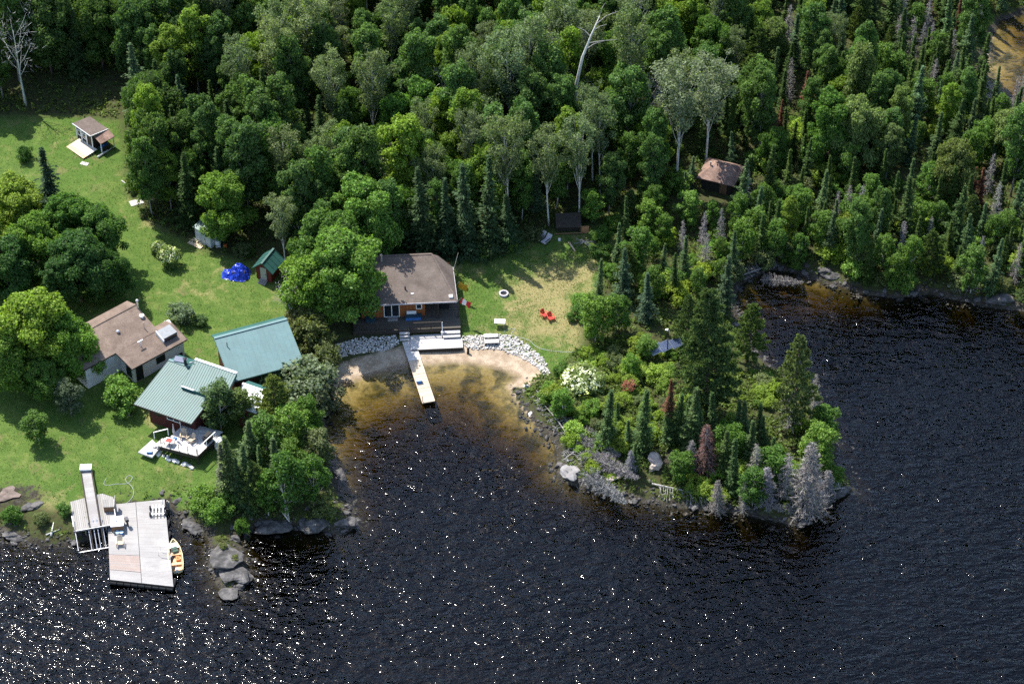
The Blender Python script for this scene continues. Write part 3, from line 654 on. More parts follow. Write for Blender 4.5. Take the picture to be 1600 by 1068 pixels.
# big conifers of the point
tree('big_pine', 1106, 648, 17.6, 'largest pine, dark and broad, on the point', (.062, .096, .030), .92, r=2, var=0)
tree('pine', 1072, 545, 8, 'smaller pine behind the largest pine', (.055, .085, .03), .85, var=1)
tree('pine', 1168, 566, 9.0, 'pine over the inner cove water', (.075, .11, .036), 1.0, var=2)
tree('pine', 1240, 668, 13.8, 'feathery pine on the outer side of the point', (.09, .125, .045), .74, var=1)
tree('spruce', 1130, 490, 9, 'dark conifer at the neck of the point', (.03, .05, .022), 1.0)
FIRS = [(946,694,8.6,0),(1003,704,9.6,0),(1044,690,9.6,1),(1056,690,7.6,0),(1080,702,9.8,0),(1092,708,7.0,0),(1112,694,8.0,0),(1104,740,7.4,1),(1151,694,6.4,0),(1160,700,7.0,0),(1186,690,6.0,0),(1190,705,5.4,0),(1172,730,7.4,0),(982,700,4.4,0),(965,668,3.8,0),(1128,742,6.6,0),(1145,770,8.0,0),(988,735,4.5,0),(1070,690,7.0,0),(1203,740,5.6,0)]
WHERE = ['tall slim fir nearest the bay side of the point', 'second tall slim fir from the bay side of the point', 'rust-topped fir below the solar panels', 'green fir touching the rust-topped one',
 'tall fir in the middle row of the point', 'shorter fir beside the tall middle-row one', 'bluish fir right under the largest pine', 'red-brown dying fir above the shore log', 'small fir pair left tree behind the dead spruces',
 'small fir pair right tree behind the dead spruces', 'small fir near the outer pine', 'tiny fir in front of the outer pine', 'fir between the red-brown one and the dead spruces', 'small fir between the two tall slim ones',
 'smallest fir on the bay side slope', 'fir just right of the red-brown dying one', 'bushy fir above the shoreline at the point tip', 'low fir by the pale boulder', 'fir in the cluster left of the middle row', 'small fir among the grey dead trees']
for (x, y, H, b), lb in zip(FIRS, WHERE):
    if b:
        if x < 1100:      # green below, dead and red towards the tip
            t = tree('fir', x, y, H*.80, lb, (.040, .066, .024), 1.15, r=.5, var=1); q = part('dead_top', PRO['fir'][2][0], t, RUST); q.location = (0, 0, 4.6); q.scale = (.62, .62, .66)
        else:
            p = at(x, y); t = plant('dense_dead', p, H, lb, (.20, .11, .085), None, 1.0); part('lower_crown', PRO['fir'][0][0], t, (.10, .075, .045)).scale = (1.0, 1.0, .62)
        continue
    tree('fir', x, y, H, lb, RUST if b else (.040, .066, .024), 1.12 if H > 7 else 1.25, r=.5)
for x, y, H, k, lb in [(1232,668,7.5,'dead','grey dead spruce in front of the outer pine'),(1258,800,10.5,'dense_dead','large silvery dead spruce at the point tip'),(1226,780,7.0,'dead','thin dead spruce left of the large silvery one'),
   (1272,640,5.5,'dead','grey dead spruce on the outer shore'),(1196,790,6.0,'dense_dead','silvery dead fir above the waterline'),(1120,800,5.0,'dense_dead','grey dead fir by the root end of the shore log'),(1080,735,4.6,'dense_dead','pale dead fir beside the boulder'),
   (1180,760,6.5,'dead','bare dead fir inside the point thicket'),(1290,780,4.6,'dense_dead','short silvery dead tree at the far tip'),(985,740,3.6,'dense_dead','low grey dead fir above the bay rocks'),(1160,800,4.6,'dead','small dead fir leaning over the dark shore')]:
    tree(k, x, y, H, lb, None, 1.1, r=.4)
for x, y, H, c, lb in [(1272,735,6.8,LG,'leafy birch on the outer rim of the point'),(1285,690,5.0,MG,'small birch overhanging the outer water'),(1210,760,5.6,MG,'leafy birch between the dead spruces'),(1175,790,5.4,MG,'leafy birch at the waterline of the point'),
   (1140,720,5.2,MG,'leafy tree in the heart of the point'),(1062,752,4.2,MG,'round green tree beside the pale boulder'),(880,655,4.2,LG,'round bright tree on the bay side of the point'),(985,590,3.4,LG,'leafy tree left of the solar panels'),(1010,560,3.2,LG,'leafy tree behind the solar panels'),(1300,760,3.0,LG,'bright bush-like tree at the far tip')]:
    tree('birch', x, y, H, lb, c, 1.3, r=.6)
bloom(tree('shrub', 908, 612, 3.2, 'white-flowering bush at the root of the point', (.12, .16, .05), 1.3))
tree('shrub', 985, 612, 1.6, 'small red-brown dead bush on the point', (.26, .11, .075), 1.0)
def shrubs():
    n = 0
    zone = wpoly([(858,590),(905,548),(960,545),(1040,540),(1100,540),(1180,570),(1240,610),(1285,680),(1295,740),(1250,800),(1150,786),(1040,776),(960,760),(900,740),(880,680),(850,630)])
    lo, hi = zone.min(0), zone.max(0)
    while n < 175:
        x = rnd.uniform(lo[0], hi[0]); y = rnd.uniform(lo[1], hi[1])
        if not inside(np.array([[x, y]]), zone)[0] or float(sdist([[x, y]])[0]) < .8: continue
        px, py = proj((x, y, 1.0))
        if 995 < px < 1050 and 690 < py < 755: continue
        if n >= 95 and not (px < 1050 and py < 720): continue
        k = rnd.choice((0, 0, 1, 2, 3, 3)); h_ = .6+1.2*rnd.random()**1.8
        wh = 'below the solar panels' if px < 1050 and py < 640 else 'among the slim firs of the point' if px < 1050 and py < 715 else 'on the bay-side rocks of the point' if px < 1050 else 'under the largest pine' if px < 1200 and py < 690 else 'above the front shore of the point' if px < 1200 else 'near the outer tip of the point'
        lb = ('taller ' if h_ > 1.2 else 'low ')+['light green', 'mid-green', 'olive', 'yellow-green'][k]+' shrub '+wh
        plant('shrub', (x, y, hz(x, y)), h_, lb, [YG, LG, OL, (.14, .20, .035)][k], 'shrubs: '+lb, 1.25, vary=.2); n += 1
    edge = [(205,300),(222,335),(385,402),(455,440),(770,400),(800,392),(820,372),(945,400),(950,430),(915,480),(908,500),(912,560),(895,575),(880,590),(960,350),(985,322),(940,370),(630,408),(600,410),(465,470)]
    for x, y in edge:
        for q in range(2):
            p = at(x+rnd.uniform(-14, 14), y+rnd.uniform(-8, 5)); k = rnd.randrange(3); lb = ['light green', 'mid-green', 'olive'][k]+' low shrub at the grass edge '+('of the far left lawn' if x < 320 else 'near the red shed' if x < 500 else 'beside the brown cottage' if x < 700 else 'by the four dark spruces' if x < 830 else 'right of the centre lawn'); plant('shrub', p, .6+1.1*rnd.random(), lb, [LG, MG, OL][k], 'shrubs: '+lb, 1.2, vary=.2)
    # undergrowth in the cove shore and among the trees
    n = 0
    while n < 150:
        px, py = rnd.uniform(1000, 1640), rnd.uniform(180, 470); p = at(px, py)
        dd = float(sdist([[p.x, p.y]])[0])
        if dd < .9 or inside(np.array([[p.x, p.y]]), POINT)[0] or inside(np.array([[p.x, p.y]]), MANUAL)[0]: continue
        if (p.x-HUT.x)**2+(p.y-HUT.y)**2 < 9: continue
        if rnd.random() > (1 if dd < 12 else .3): continue
        k = rnd.randrange(4); h_ = 1.0+1.6*rnd.random(); lb = ('tall ' if h_ > 1.9 else 'low ')+['light green', 'mid-green', 'olive', 'yellow-green'][k]+' shrub '+region(px, py, dd)[0]
        plant('shrub', p, h_, lb, [LG, MG, OL, YG][k], 'shrubs: '+lb, 1.25, vary=.2); n += 1
forest(); shrubs()
def undergrowth():
    """weeds and seedlings on the floor of the wood and the point, one mass"""
    P = np.c_[rng.uniform(-78, 80, 90000), rng.uniform(-36, 80, 90000)]
    d = sdist(P); X, Y = proj(np.c_[P, np.full(len(P), 2.)])
    lawn = inside(P, LAWN_L) | inside(P, LAWN_C) | inside(P, MANUAL)
    edge = seg_dist(P, SHORE[:-1], SHORE[1:])
    bd = seg_dist(P, BEACH[:-1], BEACH[1:])
    ok = (d > .9) & (X > -60) & (X < 1680) & (Y > -60) & ((~lawn) | ((edge < 2.2) & (bd > 3.5) & (rng.random(len(P)) < .5)))
    ok &= (np.hypot(P[:, 0]-HUT.x, P[:, 1]-HUT.y) > 3)
    ok &= (hnoise(P, .5, 4)+.4*rng.normal(size=len(P)) > -.25)
    P = P[ok]; w_ = inside(P, POINT); P = np.vstack([P[~w_][:20000], P[w_], P[w_]+rng.normal(size=P[w_].shape)*.3]); z = height(P); n = len(P); k = 5
    C = np.repeat(np.c_[P, z], k, 0)+np.c_[rng.normal(size=(n*k, 2))*.22, rng.random(n*k)*.42+.05]
    N = unit(rng.normal(size=(n*k, 3))*.6+np.array([0, 0, 1])); V, Fq = cards(C, N, .11+.13*rng.random(n*k), .55, .1)
    o = part('undergrowth', np_mesh('undergrowth', V, Fq, 'leaf', rng.random(n*k)), None, (.100, .145, .030))
    tag(o, 'low green weeds and seedlings covering the forest floor', 'undergrowth', kind='stuff')
undergrowth()

def grass():
    """blades and clover on the mown lawns: too fine to count"""
    Vs = []
    for poly, n in ((LAWN_L, 60000), (LAWN_C, 26000)):
        lo, hi = np.maximum(poly.min(0), -72), poly.max(0); P = rng.uniform(lo, hi, (int(n*2.2), 2)); P = P[inside(P, poly)]
        bd = seg_dist(P, BEACH[:-1], BEACH[1:]); P = P[(sdist(P) > 1.6) & (bd > 3.2)]; P = P[(hnoise(P, .9, 7)+.8*rng.normal(size=len(P))) > -.2][:n]; Vs.append(P)
    P = np.vstack(Vs); n = len(P); z = height(P)
    N = unit(rng.normal(size=(n, 3))*.8+np.array([0, 0, .7])); C = np.c_[P, z+.035+.03*rng.random(n)]
    V, Fq = cards(C, N, .04+.05*rng.random(n)**2, .5, .1)
    tag(part('grass', np_mesh('grass', V, Fq, 'leaf', rng.random(n)), None, (.100, .162, .040)), 'short uneven grass of the mown lawns', 'grass', kind='stuff')
grass()

# ---------------------------------------------------------------- building materials
def shingle(name, c0, c1, row=.17):
    t = NT(name); v = t.obj(); sp = t.n('SeparateXYZ'); t.l(v, sp.inputs[0])
    a = t.math('DIVIDE', sp.outputs[1], row); fr = t.math('FRACT', a); fl = t.math('FLOOR', a)
    br = t.n('TexBrick', offset=.5, i_Scale=1.0); mp = t.n('Mapping'); t.l(v, mp.inputs[0]); mp.inputs['Scale'].default_value = (3.2, 3.2/row*.3, 0); t.l(mp.outputs[0], br.inputs['Vector'])
    br.inputs['Color1'].default_value = (.65, .65, .65, 1); br.inputs['Color2'].default_value = (1.2, 1.2, 1.2, 1); br.inputs['Mortar'].default_value = (.45, .45, .45, 1)
    big = t.noise(.7, 4, .65, v); fine = t.noise(14, 3, .7, v)
    c = t.ramp(big, [(.3, c0), (.7, c1)])
    c = t.mix(c, br.outputs['Color'], .6, 'MULTIPLY'); c = t.mix(c, t.ramp(fine, [(.3, (.7, .7, .7)), (.7, (1.25, 1.25, 1.25))]), .7, 'MULTIPLY')
    t.bsdf(c, .95, fr, .35, .02, .15)
shingle('shingle_brown', (.105, .083, .071), (.165, .135, .118)); shingle('shingle_tan', (.135, .100, .080), (.23, .175, .14)); shingle('shingle_old', (.13, .085, .07), (.36, .24, .19), .3)
def metal(name, c, rough=.42):
    t = NT(name); v = t.obj(); n1 = t.noise(.6, 4, .6, v); n2 = t.noise(6, 3, .6, v)
    cc = t.ramp(n1, [(.3, tuple(x*.86 for x in c)), (.7, tuple(min(1, x*1.1) for x in c))])
    cc = t.mix(cc, t.ramp(n2, [(.3, (.8, .8, .8)), (.7, (1.1, 1.1, 1.1))]), .7, 'MULTIPLY')
    cc = t.mix(cc, (.07, .075, .06), t.ramp(t.noise(1.7, 6, .75, v, .7), [(.58, (0, 0, 0)), (.74, (.55, .55, .55))]))
    t.bsdf(cc, rough, n1, .08, .1, .5)
metal('metal_teal', (.032, .098, .092), .55); metal('metal_teal_pale', (.080, .158, .160), .55); metal('metal_dark_teal', (.022, .085, .072), .5); metal('metal_white_and_glare', (.46, .50, .50), .45)  # the white metal also holds the porch roof's sun glare as colour
boards('wood_orange', (.34, .115, .030), (.25, .075, .022), .16, 0); boards('wood_red', (.10, .022, .018), (.075, .018, .015), .14, 0); boards('wood_red_bright', (.20, .035, .026), (.15, .028, .022), .17, 0)
boards('deck_grey', (.30, .285, .275), (.40, .38, .37), .15, 1, grey=(.26, .245, .235)); boards('deck_brown', (.085, .075, .062), (.12, .105, .085), .15, 1)
boards('deck_white', (.50, .475, .455), (.60, .575, .55), .15, 1); boards('deck_new', (.50, .39, .28), (.57, .46, .35), .15, 1); boards('deck_pink', (.35, .265, .225), (.34, .295, .27), .15, 1)
boards('wood_grey', (.24, .23, .21), (.33, .31, .29), .2, 0); boards('siding_white', (.64, .64, .62), (.70, .70, .68), .22, 2, gap=.06)
plain('white_paint', (.74, .74, .73), .55, .06); plain('dark_wood', (.035, .028, .022), .8, .3); plain('black_rubber', (.014, .014, .015), .7, .2); plain('dark_metal', (.05, .05, .055), .45, .2, metal=.6)
plain('silver', (.55, .55, .56), .35, .15, metal=.8); plain('foundation', (.20, .19, .18), .9, .2); plain('brown_board', (.20, .11, .06), .8, .25); plain('plywood', (.48, .38, .27), .8, .18)
plain('rust_board', (.42, .20, .09), .8, .3); plain('tarp_blue', (.012, .045, .42), .35, .25, 6, .5); plain('red_paint', (.50, .035, .025), .5, .12); plain('blue_plastic', (.05, .16, .42), .45, .12)
plain('light_blue', (.30, .42, .52), .5, .12); plain('yellow_cloth', (.62, .36, .03), .8, .15); plain('boat_yellow', (.62, .53, .30), .4, .12, spec=.5); plain('boat_inside', (.66, .40, .20), .6, .18)
plain('orange_plastic', (.60, .16, .04), .5, .1); plain('green_canvas', (.05, .09, .065), .8, .3); plain('navy_canvas', (.02, .05, .075), .7, .2); plain('hose', (.40, .42, .40), .5, .08); plain('door_tan', (.42, .40, .34), .6, .08)
plain('stone_mid', (.20, .19, .185), .9, .3, 3, bump=.3); plain('stone_pale', (.40, .375, .345), .9, .35, 5, bump=.3); plain('stone_white', (.62, .60, .57), .9, .2, 6, bump=.3); plain('pad_grey', (.42, .40, .42), .8, .2); plain('stone_pink', (.13, .10, .085), .92, .6, 2.6, bump=.3)
def stone_grey():
    t = NT('stone_grey'); p = t.pos(); n1 = t.noise(1.1, 6, .7, p, .5); n2 = t.noise(6, 4, .7, p)
    c = t.ramp(n1, [(.3, (.02, .019, .019)), (.5, (.07, .066, .064)), (.72, (.18, .165, .158))])
    c = t.mix(c, (.11, .115, .05), t.ramp(n2, [(.60, (0, 0, 0)), (.72, (.6, .6, .6))]))
    zz = t.n('SeparateXYZ'); t.l(p, zz.inputs[0])   # wet dark band that the waves reach
    wet = t.math('MULTIPLY', t.math('SUBTRACT', .38, t.math('ADD', zz.outputs[2], t.math('MULTIPLY', n2, .2))), 6.0, True)
    c = t.mix(c, (.03, .028, .027), t.math('MULTIPLY', wet, .8)); rg = t.math('SUBTRACT', .9, t.math('MULTIPLY', wet, .45))
    t.bsdf(c, rg, n2, .5, .08, .35)
stone_grey()
def glass():
    t = NT('window_glass'); b = t.bsdf((.012, .016, .02), .06, None, spec=.7)
glass()
def solar_mat():
    t = NT('solar_cells'); v = t.obj(); b = t.n('TexBrick', offset=0.0, i_Scale=6.0); t.l(v, b.inputs['Vector'])
    b.inputs['Color1'].default_value = (.03, .05, .11, 1); b.inputs['Color2'].default_value = (.035, .055, .12, 1); b.inputs['Mortar'].default_value = (.35, .38, .42, 1); b.inputs['Mortar Size'].default_value = .012
    t.bsdf(b.outputs['Color'], .12, None, spec=.8)
solar_mat()
def flag_mat():
    t = NT('flag_cloth'); v = t.obj(); sp = t.n('SeparateXYZ'); t.l(v, sp.inputs[0])
    mid = t.math('LESS_THAN', t.math('ABSOLUTE', t.math('SUBTRACT', sp.outputs[0], .5)), .25)
    t.bsdf(t.mix((.55, .03, .03), (.78, .77, .75), mid), .8)
flag_mat()

# ---------------------------------------------------------------- building helpers
def V3(a): return Vector((float(a[0]), float(a[1]), float(a[2])))
def window(parent, mb_face, w, h, frame='white_paint', name='window', pane_rows=1, panes=1, depth=.05):
    """mb_face = (origin, along, out): a framed pane standing proud of a wall"""
    o, al, ou = V3(mb_face[0]), V3(mb_face[1]).normalized(), V3(mb_face[2]).normalized(); z = Vector((0, 0, 1)); t = .09
    def q(mb, a0, a1, z0, z1, d0, d1):
        pts = [o+al*a+z*zz+ou*d for d in (d0, d1) for a, zz in ((a0, z0), (a1, z0), (a1, z1), (a0, z1))]
        mb.add(pts, [(3,2,1,0),(4,5,6,7),(0,1,5,4),(1,2,6,5),(2,3,7,6),(3,0,4,7)])
    fr = MB(); q(fr, 0, w, 0, t, 0, depth); q(fr, 0, w, h-t, h, 0, depth); q(fr, 0, t, t, h-t, 0, depth); q(fr, w-t, w, t, h-t, 0, depth)
    for k in range(1, panes): q(fr, w*k/panes-t/2, w*k/panes+t/2, t, h-t, 0, depth)
    f = fr.build(name, frame, parent)
    for k in range(panes):
        m = MB(); a0 = t if k == 0 else w*k/panes+t/2; a1 = w-t if k == panes-1 else w*(k+1)/panes-t/2
        q(m, a0, a1, t, h-t, .004, .018); m.build('pane', 'window_glass', f)
    return f
def ribs(parent, e0, e1, t0, t1, sp, mat, up=.035, wd=.05):
    """standing seams from eave e0-e1 to ridge t0-t1"""
    e0, e1, t0, t1 = map(V3, (e0, e1, t0, t1)); n = int((e1-e0).length/sp); mb = MB()
    for k in range(n+1):
        f = min(max(k/n, .004), .996); a = e0.lerp(e1, f); b = t0.lerp(t1, f); nrm = (e1-e0).cross(t0-e0).normalized(); nrm = nrm if nrm.z > 0 else -nrm
        mb.beam(a+nrm*up*.5, b+nrm*up*.5, wd, up)
    return mb.build('ribs', mat, parent, kind='stuff')
def railing(parent, a, b, h, mat, post=1.2, name='railing', th=.06, mid=True, bal=0):
    a, b = V3(a), V3(b); L = (b-a).length; n = max(1, round(L/post)); z = Vector((0, 0, 1))
    top = MB().beam(a+z*h, b+z*h, th*1.6, th); 
    if mid: top.beam(a+z*h*.12, b+z*h*.12, th, th)
    if bal:
        for k in range(1, int(L/bal)): top.beam(a.lerp(b, k*bal/L)+z*h*.12, a.lerp(b, k*bal/L)+z*(h-.02), .03)
    rl = top.build(name, mat, parent)
    for k in range(n+1): p = a.lerp(b, k/n); MB().beam(p, p+z*(h-.02), th*1.3).build('post', mat, rl)
    return rl
def plane_z(p0, p1, p2):
    n = (V3(p1)-V3(p0)).cross(V3(p2)-V3(p0)); p0 = V3(p0)
    return lambda p: p0.z-(n.x*(p[0]-p0.x)+n.y*(p[1]-p0.y))/n.z

# ---------------------------------------------------------------- brown cottage by the beach
def brown_cottage():
    fl = 1.5; o = pz(565, 497, fl); t = thing('cottage', 'brown shingled cottage with orange wood walls behind the beach', 'cottage', (o[0], o[1], fl), R(4))
    g = -.9
    # walls: front room, recessed porch room, sides, back
    mb = MB(); mb.box(0, 7.4, 0, 6.6, g, 2.55); mb.build('wall', 'wood_orange', t)
    MB().box(7.41, 10.6, 2.3, 6.4, g, 2.5).build('wall', 'wood_orange', t)
    # roof: long front slope, hip at the right, short slope behind
    ev = 2.62
    El, F, Rr, Rl, B, Bk, Bl = (-.7,-.75,ev),(11.1,-.78,ev),(8.5,5.65,4.5),(-.7,5.7,4.5),(10.9,5.35,ev),(9.4,7.4,ev+.1),(-.7,7.4,ev+.1)
    rf = MB().slab([El, F, Rr, Rl], .14); rf.slab([F, B, Rr], .14); rf.slab([B, Bk, Rr], .14); rf.slab([Rl, Rr, Bk, Bl], .14)
    roof = rf.build('roof', 'shingle_brown', t)
    MB().beam((-.7,-.80,ev-.06),(11.1,-.83,ev-.06),.05,.17).beam((11.15,-.8,ev-.06),(10.95,5.35,ev-.06),.05,.17).build('fascia', 'pad_grey', roof)
    MB().beam(Vector(Rl)+Vector((0,0,.03)), Vector(Rr)+Vector((0,0,.03)), .26, .05).beam(Vector(Rr)+Vector((0,0,.04)), Vector(F)+Vector((0,0,.04)), .2, .05).build('ridge_cap', 'shingle_brown', roof)
    pipe = MB().cyl((5.2, 1.1, 2.9), .09, .75).build('vent_pipe', 'dark_metal', roof)
    MB().cyl((6.0, .55, 2.8), .2, .22, 10).build('roof_vent', 'silver', roof)
    MB().box(10.2, 10.65, -.35, .05, 2.62, 2.98).build('roof_box', 'white_paint', roof)
    MB().cyl((2.6, 5.0, 4.0), .16, 1.3).build('chimney', 'silver', roof)
    MB().tube([(10.9, 4.5, 2.5), (11.6, 5.6, 4.6)], .03, 5).build('antenna_pole', 'silver', roof)
    window(t, ((2.6, -.003, .03), (1,0,0), (0,-1,0)), 1.85, 2.05, name='sliding_door', panes=2, depth=.07)
    window(t, ((.95, -.003, .95), (1,0,0), (0,-1,0)), .82, .85, name='window')
    window(t, ((6.35, -.003, 1.05), (1,0,0), (0,-1,0)), .7, .8, name='window')
    window(t, ((8.6, 2.297, .9), (1,0,0), (0,-1,0)), 1.2, 1.0, name='window')
    # deck with its railings, steps and the lower landing
    dk = MB().box(-1.0, 11.4, -2.4, -.004, -.14, 0).box(7.41, 11.4, -.004, 2.296, -.14, 0).build('deck', 'deck_brown', t)
    for u in (-.9, 2, 4.2, 5.6, 8, 11.3): MB().box(u-.07, u+.07, -2.3, -2.16, -1.5, -.145).build('post', 'dark_wood', dk)
    MB().box(-1.0, 11.4, -2.44, -2.402, -.5, -.02).build('skirt_board', 'dark_wood', dk)
    railing(dk, (-.95,-2.33,0), (4.2,-2.33,0), .95, 'dark_wood', 1.3, bal=.16); railing(dk, (5.5,-2.33,0), (9.2,-2.33,0), .95, 'dark_wood', 1.2, bal=.16); railing(dk, (-.95,-2.33,0), (-.95,-.1,0), .95, 'dark_wood', 1.2, bal=.16)
    for u in (8.9, 11.2): MB().beam((u, -.6, 0), (u, -.6, 2.55), .12).build('porch_post', 'dark_wood', dk)
    MB().box(3.0, 4.2, -.75, -.15, .004, .12).build('door_step', 'deck_grey', dk)
    for k in range(3): MB().box(4.3, 5.45, -2.75-.3*k, -2.44-.3*k, -.35-.24*k, -.24-.24*k).build('stair_tread', 'deck_white', dk)
    for k in range(2): MB().box(9.3, 11.3, -3.0-.42*k, -2.46-.42*k, -.42-.2*k, -.3-.2*k).build('stair_tread', 'deck_white', dk)
    ld = MB().box(5.5, 11.5, -5.0, -3.35, -.92, -.78).box(5.5, 9.2, -3.35, -2.5, -.92, -.78).build('lower_deck', 'deck_white', t)
    MB().box(5.5, 11.5, -5.04, -5.002, -1.25, -.8).build('skirt_board', 'dark_wood', ld)
    for u in (5.7, 8.5, 11.3): MB().box(u-.08, u+.08, -4.9, -4.74, -2.0, -.925).build('post', 'dark_wood', ld)
    pl = MB(); pl.cyl((9.25, -2.75, -.78), .13, .55, 8, .17); pp = pl.build('corner_post', 'white_paint', ld); MB().beam((9.25,-2.6,-.2),(9.25,-2.35,.9),.1).build('newel_post', 'white_paint', dk)
    def W(u, v, w=0): return Vector((o[0]+u*math.cos(R(4))-v*math.sin(R(4)), o[1]+u*math.sin(R(4))+v*math.cos(R(4)), fl+w))
    return t, W
cottage, CW = brown_cottage()
def box_thing(name, label, cat, loc, rz, parts):
    t = thing(name, label, cat, loc, rz)
    for nm, mat, bxs in parts:
        m = MB()
        for b in bxs: m.box(*b)
        m.build(nm, mat, t)
    return t
box_thing('storage_box', 'dark blue storage box under the small left window', 'storage box', CW(1.0, -.55), R(4), [('body', 'navy_canvas', [(-.55, .55, -.3, .3, 0, .42)]), ('lid', 'navy_canvas', [(-.58, .58, -.33, .33, .423, .5)])])
box_thing('storage_bench', 'blue bench with white back board right of the sliding door', 'bench', CW(6.0, -.5), R(4), [('body', 'blue_plastic', [(-.9, .9, -.3, .3, 0, .42)]), ('seat', 'navy_canvas', [(-.93, .93, -.33, .33, .423, .5)]), ('backrest', 'white_paint', [(-.75, .35, .26, .33, .503, .95)])])
box_thing('patio_table', 'dark patio table under the porch roof of the brown cottage', 'table', CW(9.6, .6), R(4), [('tabletop', 'dark_metal', [(-.6, .6, -.45, .45, .68, .73)]), ('leg', 'dark_metal', [(-.52, -.46, -.4, -.34, 0, .677)]), ('leg', 'dark_metal', [(.46, .52, -.4, -.34, 0, .677)]), ('leg', 'dark_metal', [(-.52, -.46, .34, .4, 0, .677)]), ('leg', 'dark_metal', [(.46, .52, .34, .4, 0, .677)])])
def flag(label, base, tip, mat, size):
    t = thing('flag', label, 'flag', base); d = V3(tip)-V3(base); MB().tube([(0,0,0), d], .022, 6).build('pole', 'silver', t)
    nx, nz = 8, 5; V = []; F = []; wd, hg = size
    for j in range(nz+1):
        for i in range(nx+1): V.append((i/nx*wd, .10*math.sin(i*1.1+j*.5)*(i/nx+.2), -j/nz*hg-.12*(i/nx)**2))
    for j in range(nz):
        for i in range(nx): a = j*(nx+1)+i; F.append((a, a+1, a+nx+2, a+nx+1))
    n0 = len(V); V += [(x, y+.012, z) for x, y, z in V]; F += [tuple(n0+q for q in f[::-1]) for f in F]
    c = MB().add(V, F).build('cloth', mat, t, True); c.location = d*.98; c.rotation_euler = (0, R(12), R(-25))
    return t
flag('yellow flag on a short pole at the right wall of the brown cottage', CW(11.0, 2.6, 1.9), CW(11.55, 2.6, 2.7), 'yellow_cloth', (1.15, .95))
flag('red and white flag on a pole at the front eave corner of the brown cottage', CW(11.05, -.6, 2.3), CW(11.6, -.75, 3.1), 'flag_cloth', (1.3, .85))
# ---------------------------------------------------------------- long narrow dock on the bay
def bay_dock():
    a = pz(634, 520, .62); b = pz(670, 628, .5); d = b-a; L = math.hypot(d[0], d[1]); rz = math.atan2(d[1], d[0])-math.pi/2+math.pi
    t = thing('dock', 'long narrow plank dock running from the beach into the bay', 'dock', (a[0], a[1], .6), math.atan2(d[1], d[0])+R(90))
    n = 5; seg = L/n
    for k in range(n):   # five sections, the outer two of newer wood; local -y runs out over the water
        s = MB().box(-.74, .74, -(k+1)*seg+.03, -k*seg, -.13-.02*k, -.02*k).build('dock_section', 'deck_white' if k < 2 else 'deck_new', t)
        MB().box(-.72, -.66, -(k+1)*seg+.05, -k*seg-.02, -.32-.02*k, -.135-.02*k).box(.66, .72, -(k+1)*seg+.05, -k*seg-.02, -.32-.02*k, -.135-.02*k).build('stringer', 'dark_wood', s)
        for s2 in (-.6, .6): MB().cyl((s2, -(k+1)*seg+.3, -2.2), .05, 2.05, 6).build('post', 'dark_metal', s)
    MB().beam((-.66, -L+.25, -.1), (-.66, -L+.25, .75), .06).build('mooring_post', 'dark_metal', t)
    return a+d*.72
q = bay_dock()
box_thing('cooler', 'light blue cooler standing on the narrow bay dock', 'cooler', (q[0]-.35, q[1], .53), R(12), [('body', 'blue_plastic', [(-.3, .3, -.22, .22, 0, .34)]), ('lid', 'light_blue', [(-.32, .32, -.24, .24, .343, .44)])])

